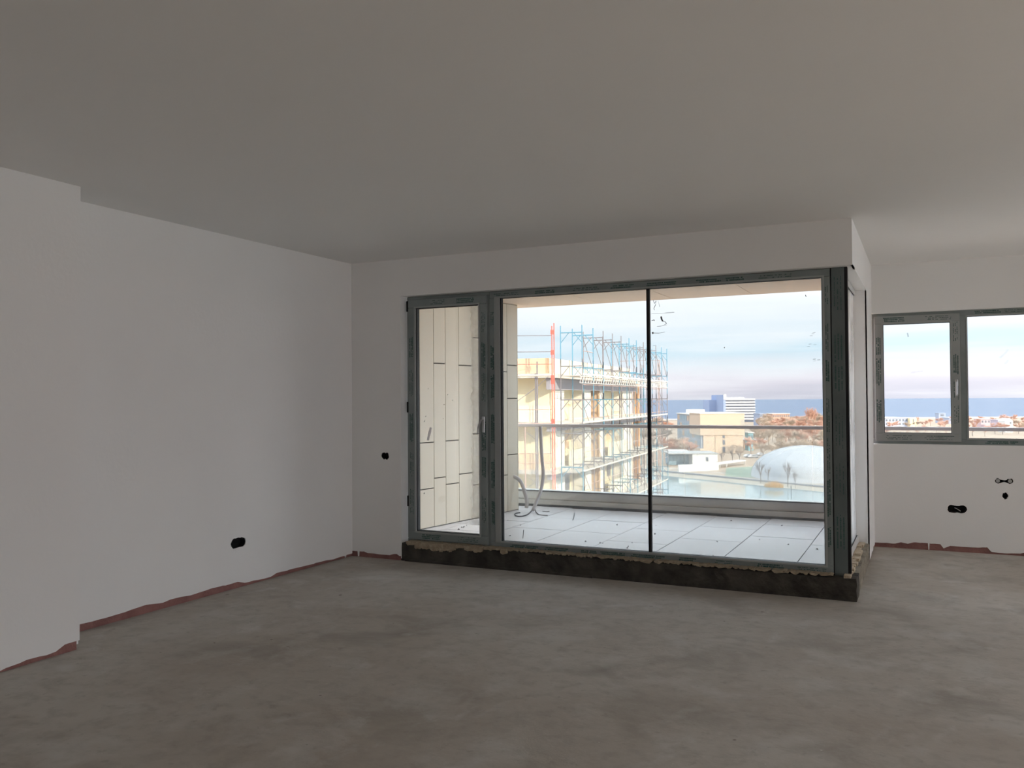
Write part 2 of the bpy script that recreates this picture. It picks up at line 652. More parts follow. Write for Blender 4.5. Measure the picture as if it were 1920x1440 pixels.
pf = rough_box(XO, XR, YW + .004, YW + WT, 0, ZPL, 90, 0, .004, 'trim_1', CON, **ST)
ps = rough_box(XR - .2, XR - .004, YW + WT, YE, 0, ZPL, 4, 30, .004, 'trim_2', mat('plinth_side', (.30, .27, .22), .95, noise=(9, .8, (.17, .15, .12)), bump=(30, .8)), **ST)
# broken skirt lip at the foot of the plinth
MB().box(XO + .05, XO + 1.9, YW - .012, YW + .01, 0, .02).build('mortar_lip', CON, pf)

# ------------------------------------------------------------------ windows facing the terrace
def tf_front(v):
    return Vector((v.x, YF + v.y, v.z))


def members(x0, x1, z0, z1, w, d0, d1, tf, m, parent, name='frame_member', wb=None, bevel=.004):
    """four frame members; local x along, z up, y depth from the room"""
    wb = w if wb is None else wb
    for a in ((x0, x1, z0, z0 + wb), (x0, x1, z1 - w, z1), (x0, x0 + w, z0 + wb, z1 - w), (x1 - w, x1, z0 + wb, z1 - w)):
        MB(tf).box(a[0], a[1], d0, d1, a[2], a[3]).build(name, m, parent, bevel=bevel)


def ring(x0, x1, z0, z1, w, d0, d1, tf, m, parent, name):
    q = MB(tf)
    for a in ((x0, x1, z0, z0 + w), (x0, x1, z1 - w, z1), (x0, x0 + w, z0 + w, z1 - w), (x1 - w, x1, z0 + w, z1 - w)):
        q.box(a[0], a[1], d0, d1, a[2], a[3])
    return q.build(name, m, parent)


def prints(x0, x1, z0, z1, tf, d, parent, vertical, seed, m=PRN, lines=3, dens=.5, name='film_print'):
    """rows of tiny illegible glyph marks printed on the protective film"""
    r = random.Random(seed)
    q = MB(tf)
    L0, L1 = (z0, z1) if vertical else (x0, x1)
    C0, C1 = (x0, x1) if vertical else (z0, z1)
    p = L0 + r.uniform(.02, .2)
    g = (C1 - C0) / (lines + 1)
    while p < L1 - .12:
        ln = r.uniform(.12, .26)
        bold = r.random() < .5
        for k in range(lines):
            s = p + r.uniform(0, .03)
            e = min(s + ln, L1 - .02)
            c = C0 + g * (k + 1) + r.uniform(-.001, .001)
            t = s
            while t < e:
                gl = r.uniform(.005, .014)
                hw = (.0052 if bold else .0030) * r.uniform(.7, 1.2)
                if r.random() < (.92 if bold else .7):
                    if vertical:
                        q.add([(c - hw, d, t), (c + hw, d, t), (c + hw, d, t + gl), (c - hw, d, t + gl)], [(0, 1, 2, 3)])
                    else:
                        q.add([(t, d, c - hw), (t + gl, d, c - hw), (t + gl, d, c + hw), (t, d, c + hw)], [(0, 1, 2, 3)])
                t += gl + .002
        p += ln + r.uniform(.04, .2)
    if q.v:
        return q.build(name, m, parent)


win1 = empty('window_1', (0, 0, 0), kind='structure')
FZ0, FZ1 = .172, 2.468
# fixed window frame with two panes butted at a black joint
X1, X2 = -3.505, -.622
members(X1, X2, FZ0, FZ1, .062, 0, .07, tf_front, FRM, win1)
MB(tf_front).box(X1, X1 + .055, -.004, .07, FZ0 + .062, FZ1 - .062).build('frame_member', FRM, win1, bevel=.003)
ring(X1 + .055, X2 - .04, FZ0 + .050, FZ1 - .050, .014, -.008, .05, tf_front, BEAD, win1, 'glazing_bead')
GX0, GX1, GZ0, GZ1 = -3.398, -.671, .236, 2.404
MB(tf_front).box(X1 + .05, GX0, -.012, .05, GZ0 - .01, GZ1 + .01).build('glazing_bead', FRM2, win1, bevel=.003)
ring(GX0 - .006, GX1 + .008, GZ0 - .012, GZ1 + .010, .013, .004, .045, tf_front, BLK, win1, 'gasket')
MB(tf_front).box(GX0, -2.043, .024, .046, GZ0, GZ1).build('glass_pane', GLA, win1)
MB(tf_front).box(-2.035, GX1, .024, .046, GZ0, GZ1).build('glass_pane', GLA, win1)
MB(tf_front).box(-2.052, -2.028, .016, .05, GZ0, GZ1).build('joint_seal', BLK, win1)
prints(X1, X2, FZ1 - .055, FZ1 - .01, tf_front, -.0008, win1, False, 1, lines=2)
prints(X1, X2, FZ0 + .008, FZ0 + .05, tf_front, -.0008, win1, False, 2, lines=2)
prints(X1 + .006, X1 + .052, .3, 2.3, tf_front, -.0050, win1, True, 3)
prints(X2 - .058, X2 - .006, .3, 2.35, tf_front, -.0008, win1, True, 4)
# corner post
MB(tf_front).box(-.622, -.614, .01, .07, ZPL, ZT).build('gasket', BLK, win1)
MB(tf_front).box(-.614, -.521, 0, .09, ZPL, ZT).build('corner_post', POST, win1, bevel=.003)
MB(tf_front).box(-.521, -.500, .002, .07, ZPL, ZT).build('gasket', BLK, win1)
prints(-.612, -.524, .2, 2.42, tf_front, -.0008, win1, True, 6, lines=3)
# smears of sealant and dried splashes on the right-hand pane
r = random.Random(9)
INK = mat('dried_splash', (.16, .15, .16), .8)


def smudge_mat(name, col, a):
    m = bpy.data.materials.new(name)
    m.use_nodes = True
    n = m.node_tree.nodes
    l = m.node_tree.links
    b = n['Principled BSDF']
    t = n.new('ShaderNodeBsdfTransparent')
    x = n.new('ShaderNodeMixShader')
    x.inputs[0].default_value = a
    b.inputs['Base Color'].default_value = (*col, 1)
    b.inputs['Roughness'].default_value = .9
    l.new(t.outputs[0], x.inputs[1])
    l.new(b.outputs[0], x.inputs[2])
    l.new(x.outputs[0], n['Material Output'].inputs[0])
    MATS[name] = m
    return m


def smear(pts, w, m=INK, par=win1, tf=tf_front, d=.0225):
    q = MB(tf)
    for (a, b) in zip(pts[:-1], pts[1:]):
        dx, dz = b[0] - a[0], b[1] - a[1]
        ln = max(sqrt(dx * dx + dz * dz), 1e-6)
        px_, pz_ = -dz / ln * w * r.uniform(.5, 1.2), dx / ln * w * r.uniform(.5, 1.2)
        q.add([(a[0] - px_, d, a[1] - pz_), (b[0] - px_, d, b[1] - pz_), (b[0] + px_, d, b[1] + pz_), (a[0] + px_, d, a[1] + pz_)], [(0, 1, 2, 3)])
    return q.build('splash_mark', m, par)


smear([(-1.995, 2.31), (-1.985, 2.28), (-1.97, 2.30), (-1.975, 2.27), (-1.99, 2.24), (-1.985, 2.225)], .0022)
smear([(-1.955, 2.30), (-1.945, 2.27), (-1.94, 2.25)], .0015)
smear([(-2.01, 2.196), (-1.95, 2.194), (-1.90, 2.196), (-1.82, 2.199)], .0014)
smear([(-1.93, 2.17), (-1.925, 2.145), (-1.915, 2.13)], .0075)
smear([(-1.915, 2.13), (-1.895, 2.125), (-1.885, 2.11), (-1.905, 2.10)], .0026)
smear([(-2.01, 2.14), (-1.99, 2.145), (-1.985, 2.138)], .0035)
smear([(-1.965, 2.09), (-1.93, 2.092), (-1.88, 2.098)], .0016)
smear([(-2.008, 2.035), (-1.995, 2.04)], .009)
smear([(-1.995, 2.037), (-1.95, 2.033), (-1.90, 2.042)], .0022)
smear([(-2.0, 1.93), (-1.975, 1.935)], .0015)
smear([(-1.42, 1.90), (-1.415, 1.895)], .004)
smear([(-.80, 2.28), (-.795, 2.265)], .004)
for k in range(9):
    x, z = r.uniform(-.8, -.72), r.uniform(1.75, 2.0)
    smear([(x, z), (x + .02, z + .001)], .0012)
smear([(-3.19, .345), (-3.198, .27)], .0035, BLK)     # stray black strip standing at the sill
# terrace door
door = empty('door_1', (0, 0, 0), kind='structure')
DX0, DX1 = -4.385, -3.505
members(DX0, DX1, FZ0, FZ1, .03, .004, .07, tf_front, FRM, door, 'frame_member')
SX0, SX1, SZ0, SZ1 = -4.362, -3.526, .192, 2.440
members(SX0, SX1, SZ0, SZ1, .078, -.016, .055, tf_front, FRM, door, 'sash_member', wb=.078)
ring(SX0 + .068, SX1 - .068, SZ0 + .068, SZ1 - .068, .014, -.022, .04, tf_front, BEAD, door, 'glazing_bead')
ring(SX0 + .080, SX1 - .079, SZ0 + .080, SZ1 - .079, .008, -.006, .045, tf_front, BLK, door, 'gasket')
MB(tf_front).box(SX0 + .084, SX1 - .083, .012, .036, SZ0 + .084, SZ1 - .083).build('glass_pane', GLD, door)
for z in (2.33, .5, 1.38):
    MB(tf_front).box(SX0 - .017, SX0 - .001, -.02, .0, z, z + .10).build('hinge', BLK, door, bevel=.003)
prints(SX0 + .006, SX0 + .064, .35, 2.3, tf_front, -.0168, door, True, 13)
prints(SX1 - .064, SX1 - .006, .35, 2.3, tf_front, -.0168, door, True, 14)
prints(SX0 + .05, SX1 - .05, SZ1 - .068, SZ1 - .006, tf_front, -.0168, door, False, 15)
prints(SX0 + .05, SX1 - .05, SZ0 + .006, SZ0 + .068, tf_front, -.0168, door, False, 16)
hx = SX1 - .036
MB(tf_front).box(hx - .014, hx + .014, -.028, -.016, 1.20, 1.345).build('handle_plate', CHR, door, bevel=.003)
hq = MB(tf_front)
hq.bar((hx, -.028, 1.31), (hx, -.062, 1.31), .009, 10)
hq.tube([(hx, -.062, 1.315), (hx - .012, -.066, 1.29), (hx - .03, -.066, 1.25), (hx - .036, -.066, 1.19)], .009, 8)
hq.build('door_handle', CHR, door, smooth=True)
sm = smudge_mat('grey_smear', (.45, .43, .52), .7)
for k in range(1):
    smear([(-4.165, 1.12), (-4.155, 1.165), (-4.14, 1.21), (-4.132, 1.24)], .014, sm, door, d=.010)
for x, z, w in ((-4.19, 1.34, .004), (-4.2, 1.30, .004), (-4.205, 1.29, .005), (-4.10, 1.36, .003), (-3.95, 1.54, .004), (-4.16, 1.6, .003),
                (-4.21, .62, .005), (-3.79, .33, .007), (-3.76, .35, .004), (-3.90, 1.49, .003), (-4.0, 1.32, .003), (-3.99, 1.45, .0035)):
    smear([(x, z), (x + w, z + 2.2 * w)], w * .8, INK, door, d=.010)
dm_ = bpy.data.materials.new('reflection_film')  # grey film painted toward the door's right edge to stand for a reflection
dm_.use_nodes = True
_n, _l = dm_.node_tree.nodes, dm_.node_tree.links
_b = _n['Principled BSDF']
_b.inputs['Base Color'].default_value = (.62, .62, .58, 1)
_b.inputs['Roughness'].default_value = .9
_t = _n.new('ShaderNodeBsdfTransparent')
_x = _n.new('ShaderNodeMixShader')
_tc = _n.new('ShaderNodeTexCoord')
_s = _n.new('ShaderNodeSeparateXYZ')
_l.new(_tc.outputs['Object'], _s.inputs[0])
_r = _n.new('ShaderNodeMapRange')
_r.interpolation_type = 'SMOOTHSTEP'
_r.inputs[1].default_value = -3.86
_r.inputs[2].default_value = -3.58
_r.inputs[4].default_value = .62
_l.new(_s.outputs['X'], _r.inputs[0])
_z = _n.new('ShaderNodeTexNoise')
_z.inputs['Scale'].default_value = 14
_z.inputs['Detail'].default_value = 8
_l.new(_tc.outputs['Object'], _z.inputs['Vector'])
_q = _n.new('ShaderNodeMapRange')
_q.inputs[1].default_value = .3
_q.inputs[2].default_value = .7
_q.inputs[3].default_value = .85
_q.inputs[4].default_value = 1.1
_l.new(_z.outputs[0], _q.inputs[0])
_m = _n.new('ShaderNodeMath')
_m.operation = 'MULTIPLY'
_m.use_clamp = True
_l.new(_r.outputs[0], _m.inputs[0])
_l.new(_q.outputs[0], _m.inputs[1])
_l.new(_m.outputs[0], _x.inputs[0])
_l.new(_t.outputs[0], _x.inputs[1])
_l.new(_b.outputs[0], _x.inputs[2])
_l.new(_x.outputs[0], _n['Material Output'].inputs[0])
MB(tf_front).add([(-3.86, .0105, .36), (SX1 - .085, .0105, .36), (SX1 - .085, .0105, SZ1 - .09), (-3.86, .0105, SZ1 - .09)], [(0, 1, 2, 3)]).build('reflection_film', dm_, door)
# expanding foam squeezed out under the frames
q = MB()
r = random.Random(77)
x = XO + .06
while x < -.62:
    w = r.uniform(.03, .11)
    big = x < -3.3
    lo = ZPL - (r.uniform(-.005, .05) if big else r.uniform(-.012, .0))
    yy = YW - .004 - (r.uniform(.004, .012) if big else 0)
    n = 5
    pts = [(x + w * i / n, lo + (0 if 0 < i < n else .01) + r.uniform(-.006, .006)) for i in range(n + 1)]
    top = [(x + w * (n - i) / n, ZPL + .022 + r.uniform(-.004, .004)) for i in range(n + 1)]
    rprism(q, pts + top, yy, YF + .004)
    x += w * r.uniform(.9, 1.15 if not (x < -3.3) else 1.0)
q.build('foam_seal', FOAM, win1)
q = MB()
y = YW + .01
while y < YE - .03:
    w = r.uniform(.05, .12)
    hx_ = XR - .02 - r.uniform(0, .03)
    q.box(-.548, hx_, y, min(y + w, YE), ZPL - .004, ZPL + r.uniform(.012, .026))
    y += w
q.build('foam_seal', mat('pale_foam', (.62, .54, .42), .95, noise=(30, .8, (.40, .30, .2)), bump=(70, .9)), win1, bevel=.004)
# side window: faces the room's kitchen side
win2 = empty('window_2', (0, 0, 0), kind='structure')


def tf_side(v):     # local x = world Y, local y = depth from the kitchen side
    return Vector((-.548 - v.y, v.x, v.z))


GLS = glass_mat('dusty_side_glass', (.90, .92, .93), .30, milky=(.9, .93, .95))
PALE = mat('bare_pale_frame', (.62, .63, .63), .5)
members(YF + .09, YE + .16, ZPL + .01, ZT, .04, 0, .07, tf_side, PALE, win2, wb=.06)
ring(YF + .12, YE + .125, ZPL + .066, ZT - .036, .005, .012, .02, tf_side, BLK, win2, 'gasket')
MB(tf_side).box(YF + .13, YE + .12, .02, .044, ZPL + .07, ZT - .04).build('glass_pane', GLS, win2)

# ------------------------------------------------------------------ kitchen window
win3 = empty('window_3', (0, 0, 0), kind='structure')


def tf_k(v):
    return Vector((v.x, YK + .05 + v.y, v.z))


def casement(x0, x1, par, handle=True, seed=0):
    GLK = MATS['kitchen_glass'] if x0 < 2 else MATS['clear_glass']
    members(x0, x1, KZ0 + .03, KZ1 - .03, .078, -.014, .055, tf_k, FRM2, par, 'sash_member')
    ring(x0 + .07, x1 - .07, KZ0 + .10, KZ1 - .10, .012, -.018, .04, tf_k, BEAD, par, 'glazing_bead')
    ring(x0 + .080, x1 - .080, KZ0 + .110, KZ1 - .110, .006, -.006, .045, tf_k, BLK, par, 'gasket')
    MB(tf_k).box(x0 + .084, x1 - .084, .012, .036, KZ0 + .114, KZ1 - .114).build('glass_pane', GLK, par)
    prints(x0 + .006, x0 + .07, KZ0 + .1, KZ1 - .1, tf_k, -.0148, par, True, seed)
    prints(x1 - .07, x1 - .006, KZ0 + .1, KZ1 - .1, tf_k, -.0148, par, True, seed + 1)
    prints(x0 + .05, x1 - .05, KZ1 - .10, KZ1 - .035, tf_k, -.0148, par, False, seed + 2)
    prints(x0 + .05, x1 - .05, KZ0 + .035, KZ0 + .10, tf_k, -.0148, par, False, seed + 3)
    if handle:
        hx = x1 - .036
        MB(tf_k).box(hx - .013, hx + .013, -.026, -.014, 1.52, 1.66).build('handle_plate', CHR, par, bevel=.003)
        hq = MB(tf_k)
        hq.bar((hx, -.026, 1.63), (hx, -.058, 1.63), .009, 10)
        hq.tube([(hx - .002, -.058, 1.64), (hx - .004, -.062, 1.6), (hx - .003, -.062, 1.5)], .009, 8)
        hq.build('window_handle', CHR, par, smooth=True)


def fixed(x0, x1, par, seed):
    GLK = MATS['kitchen_glass'] if x0 < 2 else MATS['clear_glass']
    ring(x0 + .004, x1 - .004, KZ0 + .055, KZ1 - .055, .010, -.006, .04, tf_k, BEAD, par, 'glazing_bead')
    ring(x0 + .010, x1 - .010, KZ0 + .062, KZ1 - .062, .006, .0, .045, tf_k, BLK, par, 'gasket')
    MB(tf_k).box(x0 + .013, x1 - .013, .012, .036, KZ0 + .066, KZ1 - .066).build('glass_pane', GLK, par)
    prints(x0, x1, KZ0 + .008, KZ0 + .05, tf_k, -.0008, par, False, seed, lines=2)
    prints(x0, x1, KZ1 - .05, KZ1 - .008, tf_k, -.0008, par, False, seed + 1, lines=2)


def k_unit(par, xs):
    a, b, c = xs
    MB(tf_k).box(a, c, 0, .07, KZ0, KZ0 + .055).build('frame_member', FRM, par, bevel=.003)
    MB(tf_k).box(a, c, 0, .07, KZ1 - .055, KZ1).build('frame_member', FRM, par, bevel=.003)
    MB(tf_k).box(a, a + .04, 0, .07, KZ0 + .055, KZ1 - .055).build('frame_member', FRM, par, bevel=.003)
    MB(tf_k).box(b, b + .055, 0, .07, KZ0 + .055, KZ1 - .055).build('mullion', FRM, par, bevel=.003)
    MB(tf_k).box(c - .04, c, 0, .07, KZ0 + .055, KZ1 - .055).build('frame_member', FRM, par, bevel=.003)
    MB(tf_k).box(a, b + .004, .03, .07, KZ0, KZ1).build('rebate', BLK, par) if False else None
    casement(a + .022, b + .002, par, True, int(abs(a) * 10) + 60)
    fixed(b + .052, c - .036, par, int(abs(a) * 10) + 80)


k_unit(win3, (XR - .004, .322, 2.5))
win4 = empty('window_4', (0, 0, 0), kind='structure')
k_unit(win4, (2.5, 3.3, KX1))
smear([(-.135, 2.13), (-.128, 2.09)], .006, smudge_mat('pale_drip', (.5, .55, .55), .5), win3, tf_k, .010)
smear([(.66, 1.86), (.70, 1.90), (.73, 1.94)], .012, smudge_mat('faint_smudge', (.6, .6, .66), .12), win3, tf_k, .010)
smear([(.70, 1.80), (.73, 1.84)], .014, MATS['faint_smudge'], win3, tf_k, .010)
smear([(.02 - .13, 1.735), (.0, 1.75)], .012, MATS['faint_smudge'], win3, tf_k, .010)
# unseen window added at the kitchen wall's right end for more daylight
win6 = empty('window_added_6', (0, 0, 0), kind='structure')
for k in range(2):
    members(5.6 + 1.35 * k, 6.95 + 1.35 * k, .03, 2.7, .06, 0, .07, tf_k, FRM, win6)
    MB(tf_k).box(5.66 + 1.35 * k, 6.89 + 1.35 * k, .02, .04, .09, 2.64).build('glass_pane', GLC, win6)
win5 = empty('window_added_5', (0, 0, 0), kind='structure')  # unseen glazing for the openings added in the right wall
tf_r = lambda v: Vector((XE + .1 + v.y, v.x, v.z))
for a_, b_ in RWS:
    w_ = (b_ - a_) / 3
    for k in range(3):
        y0 = a_ + k * w_
        members(y0, y0 + w_, RW[0], RW[1], .06, 0, .07, tf_r, FRM, win5)
        MB(tf_r).box(y0 + .06, y0 + w_ - .06, .02, .04, RW[0] + .06, RW[1] - .06).build('glass_pane', GLC, win5)

# ------------------------------------------------------------------ terrace outside
TZ = .15
TIL = mat('pale_terrace_tile', (.82, .83, .86), .35, noise=(2.5, .5, (.72, .735, .77)), spec=.4)
TILD = mat('tile_joint', (.16, .17, .18), .9)
tf0 = MB().box(-5.9, XR - .2, YW + WT, YK + WT, -.35, TZ - .012).box(-5.9, 6.2, YK + WT, 10.05, -.35, TZ - .012).build('floor_terrace', TILD, **ST)
tile = None
r = random.Random(4)
xs = [-5.105 + .594 * k for k in range(0, 8)]
ti = 0
for i, x0 in enumerate(xs):
    x1 = min(x0 + .594, XR - .2)
    off = [.41, .0, .41, .82 * .5, .0, .41, .0, .3][i % 8]
    y = 6.84 - off
    while y < 9.76:
        a, b = max(y, YW + WT + .0), min(y + .82, 9.76)
        if b - a > .06 and x1 - x0 > .1:
            MB().box(x0 + .004, x1 - .004, a + .004, b - .004, TZ - .012, TZ + r.uniform(-.0012, .0012)).build('tile', TIL, tf0)
        y += .82
# parapet kerb and glass balustrade
KRB = mat('pale_kerb_stone', (.68, .66, .60), .8, noise=(5, .6, (.58, .57, .53)), bump=(40, .2))
KR1 = MB().box(-5.4, 6.2, 9.78, 9.98, .09, .175).build('trim_3', mat('kerb_foot', (.20, .20, .20), .9, noise=(14, .8, (.36, .35, .33)), bump=(30, .5)), **ST)
MB().box(-5.4, 6.2, 9.74, 9.98, .18, .235).build('kerb_course', KRB, KR1)
MB().box(-5.4, 6.2, 9.78, 9.98, .240, .342).build('kerb_channel', mat('dusty_channel', (.74, .73, .68), .6, noise=(1.1, .9, (.50, .50, .50)), bump=(50, .2)), KR1)
MB().box(-5.4, 6.2, 9.77, 9.80, .335, .348).build('kerb_edge', mat('dark_edge', (.10, .10, .10), .6), KR1)
bal = empty('balustrade', (0, 9.85, .348), label='glass balustrade with a grey metal handrail on the terrace kerb', category='railing')
for k in range(8):
    x0 = -5.4 + k * 1.43
    MB().box(x0 + .006, x0 + 1.424, -.008, .008, -.1, .80).build('glass_panel', GLA2, bal)
MB().box(-5.4, 6.0, -.025, .025, .795, .833).build('handrail', mat('grey_handrail', (.74, .70, .70), .6, 0), bal, bevel=.005)
# balcony above: soffit panels and its front edge
SZ, SYE = 2.65, 9.66
sl = MB().box(-6.2, XR - .2, YW + WT, SYE, SZ + .02, SZ + .35).box(XR - .2, 6.6, YK + WT, SYE, SZ + .02, SZ + .35).build('ceiling_terrace', mat('soffit_core', (.25, .24, .22), .9), **ST)
SOF = mat('peach_soffit_panel', (.92, .76, .63), .6, noise=(2, .4, (.94, .80, .68)))
y0s = [YW + WT, 7.6, 8.55, SYE]
for j in range(3):
    x = -6.2 + (j % 2) * .45
    while x < XR - .25:
        MB().box(x + .003, min(x + .9, XR - .2) - .005, y0s[j] + .005, y0s[j + 1] - .005, SZ, SZ + .02).build('soffit_panel', SOF, sl)
        x += .9
MB().box(-6.2, 6.6, SYE, SYE + .02, SZ - .0, SZ + .4).build('fascia', SOF, sl)
# outer skin of head wall above the windows
# clad wall at the left end of the terrace
A = Vector((-4.72, 7.4, 0)); B = Vector((-4.455, 9.36, 0))
ang = atan2((B - A).y, (B - A).x)
S0 = -.47
cw = empty('wall_terrace_left', (A.x, A.y, 0), ang, kind='structure')
MB().box(S0, 1.955, .022, .45, -.2, SZ + .1).build('wall_core', mat('cladding_gap', (.06, .05, .04), .95), cw)
CLAD = mat('beige_cladding', (.86, .79, .65), .5, noise=(1.5, .4, (.83, .76, .63)), spec=.3)
cols = [(S0, -.13, [1.5]), (-.13, .10, [.9, 2.0]), (.10, .332, [.564, 1.049, ]), (.332, .533, [.666, 1.887]), (.533, .771, [.582, 1.052, ]), (.771, 1.034, [.674, 1.878]),
        (1.034, 1.27, [.531, 1.108, 2.2]), (1.27, 1.49, [.70, 1.86]), (1.49, 1.728, [.594, 1.827]), (1.728, 1.952, [.832, 1.508, 1.908])]
for a, b, js in cols:
    zs = [TZ + .004] + js + [SZ - .002]
    for z0, z1 in zip(zs[:-1], zs[1:]):
        MB().box(a + .0045, b - .0045, .0, .018, z0 + .006, z1 - .006).build('cladding_panel', CLAD, cw)
MB().box(1.952, 1.962, .0, .45, TZ, SZ).build('end_trim', CLAD, cw)
# pipes and cables left on the terrace
PIPE = mat('white_pipe_insulation', (.82, .79, .79), .75, noise=(12, .6, (.68, .65, .65)))


def at(x, y, Y=None, D=None):
    """direction through a photo pixel, cut at world Y or at depth D"""
    d = fw + rt * (x - 960) / FPX - up * (y - 720) / FPX
    return EYE + d * ((Y / d.y) if Y else D)


p1 = [at(1013, 799, 9.25), at(1014.5, 830, 9.25), at(1016.5, 865, 9.22), at(1018.5, 890, 9.2), at(1014, 920, 9.2), at(1006, 940, 9.2), at(1001, 953, 9.2), (at(999, 955, 9.2).x, 9.2, TZ + .02)]
o = MB().tube(p1, .021, 8).build('insulated_pipe', PIPE, smooth=True)
o['label'] = 'tall white insulated pipe rising from the terrace floor'
o['category'] = 'pipe'
p2 = [at(962, 893, 9.25), at(975, 901, 9.25), at(983, 920, 9.22), at(987.5, 940, 9.2), at(987, 952, 9.2)]
o = MB().tube(p2, .023, 8).build('insulated_pipe', PIPE, smooth=True)
o['label'] = 'short white insulated pipe bent over beside the clad wall'
o['category'] = 'pipe'


def onfl(x, y, dz=.008):
    d = fw + rt * (x - 960) / FPX - up * (y - 720) / FPX
    t = (TZ + dz - EYE.z) / d.z
    return EYE + d * t


CAB = mat('dark_cable', (.09, .09, .10), .6)
o = MB().tube([onfl(1003, 951), onfl(1004, 957), onfl(1006, 961), onfl(1012, 965), onfl(1027, 966.5)], .005, 6).build('cable', CAB, smooth=True)
o['label'] = 'thin grey cable lying beside the tall white pipe on the terrace'; o['category'] = 'cable'
o = MB().tube([onfl(1001, 950), onfl(997, 957), onfl(990, 964), onfl(978, 968), onfl(967, 967), onfl(966, 963), onfl(975, 961)], .007, 6).build('cable', CAB, smooth=True)
o['label'] = 'looped dark cable on the terrace by the short white pipe'; o['category'] = 'cable'
o = MB().tube([onfl(1077, 962), onfl(1076, 970), onfl(1074, 975)], .004, 5).build('cable', CAB, smooth=True)
o['label'] = 'small curved wire offcut lying alone on the terrace tiles'; o['category'] = 'cable'
o = MB().tube([onfl(1017, 958.5), onfl(1024, 959.5), onfl(1030, 959)], .004, 5).build('cable', CAB, smooth=True)
o['label'] = 'tiny wire scrap lying near the kerb on the terrace'; o['category'] = 'cable'
# crumbs of mortar on tiles
STN = mat('mortar_crumb', (.12, .11, .12), .9)
q = MB()
for (x, y) in ((956.5, 1005), (976, 985), (1098, 1015.5), (1185.5, 1018), (1176, 1028), (1178, 1025), (1230, 986), (1228, 1001), (1185, 1018), (1157, 984), (1344, 1015), (1424, 1012), (1478, 1021), (1532, 1030), (1345, 1016), (1337, 1042), (1228, 1002),
               (860, 993), (866, 989), (1157, 984.5), (1371, 977), (1425, 979), (1466, 986), (1125, 1018), (1130, 1019), (952, 976)):
    p = onfl(x, y, 0)
    s = random.uniform(.006, .012)
    q.add([p + Vector(v) * s for v in ((-1, -.8, 0), (1.1, -.6, 0), (.7, 1, 0), (-.8, .9, 0), (0.1, 0, 1.2))], [(0, 1, 4), (1, 2, 4), (2, 3, 4), (3, 0, 4), (3, 2, 1, 0)])
o = q.build('mortar_crumbs', STN, kind='stuff')
o['label'] = 'dark crumbs of mortar scattered over the pale terrace tiles'; o['category'] = 'debris'
#EXTERIOR
# ------------------------------------------------------------------ outside, far below the terrace
GZ, WZ = -24.5, -25.1


def P(x, D, y=None, z=None):
    """world point seen in column x at distance D in front of the lens (row y or height z)"""
    d = fw + rt * (x - 960) / FPX - (up * (y - 720) / FPX if y is not None else Vector((0, 0, 0)))
    p = EYE + d * D
    if z is not None:
        p.z = z
    return p


def zat(x, y, D):
    return P(x, D, y).z


def gpt(x, y, z=GZ):
    d = fw + rt * (x - 960) / FPX - up * (y - 720) / FPX
    return EYE + d * ((z - EYE.z) / d.z)


def thing(name, loc, label, cat, group=None):
    o = empty(name, loc, label=label, category=cat)
    if group:
        o['group'] = group
    return o


class TB:
    """boxes standing along a facade line A-B; local x along the line, y away from the viewer, z world height"""
    def __init__(s, A, B):
        s.A = Vector((A.x, A.y, 0))
        d = Vector((B.x - A.x, B.y - A.y, 0))
        s.len = d.length
        s.e = d.normalized()
        s.n = Vector((-s.e.y, s.e.x, 0))

    def f(s, v):
        return s.e * v.x + s.n * v.y + Vector((0, 0, v.z))

    def mb(s):
        return MB(s.f)


GRASS = mat('park_ground', (.40, .295, .215), .95, noise=(.02, .8, (.33, .265, .20)))
r = random.Random(21)
# land beyond the lake, up to the sea shore
s0, s1, s2 = gpt(1150, 884, WZ), gpt(1256, 893, WZ), gpt(1549, 923, WZ)
sl_dir = (s2 - s1).normalized()
a0, a1 = s1 - sl_dir * 420, s2 + sl_dir * 420
perp = Vector((-sl_dir.y, sl_dir.x, 0))
if perp.dot(fw) < 0:
    perp = -perp
c0, c1 = P(300, 1020, z=GZ), P(2600, 1020, z=GZ)


def slab(name, pts, z, th, m, **k):
    n = len(pts)
    vs = [(p.x, p.y, z) for p in pts] + [(p.x, p.y, z - th) for p in pts]
    q = MB().add(vs, [tuple(range(n)), tuple(range(2 * n - 1, n - 1, -1))] + [(i, n + i, n + (i + 1) % n, (i + 1) % n) for i in range(n)])
    return q.build(name, m, **k)


slab('ground', [a0 + perp * 6, a1 + perp * 6, c1, c0], GZ, 2, GRASS, **ST)
slab('ground', [Vector((-260, -60, 0)), Vector((60, -60, 0)), Vector((60, 28, 0)), Vector((10, 60, 0)), Vector((-8, 96, 0)), Vector((-260, 120, 0))], GZ, 2, GRASS, **ST)
bank = mat('pale_bank', (.38, .34, .28), .95, noise=(.2, .6, (.28, .26, .22)))
vs = []
for p in (a0, a1):
    vs += [p + perp * 0 + Vector((0, 0, 0)), p + perp * 6 + Vector((0, 0, GZ - WZ + .03)), p + perp * 12 + Vector((0, 0, GZ - WZ + .03)), p - perp * 1 + Vector((0, 0, -1))]
MB().add(vs, [(0, 4, 5, 1), (1, 5, 6, 2), (3, 7, 4, 0)]).build('trim_4', bank, **ST)
slab('trim_5', [a0 + perp * 16, a1 + perp * 16, a1 + perp * 19, a0 + perp * 19], GZ + .06, .05, mat('promenade', (.42, .38, .33), .9), **ST)
slab('trim_6', [a0 + perp * 5.2, a1 + perp * 5.2, a1 + perp * 5.6, a0 + perp * 5.6], GZ + .5, .5, mat('quay_wall', (.30, .31, .33), .9), **ST)
wm = mat('lake_water', (.20, .28, .29), .09, bump=(.5, .12), spec=.5)
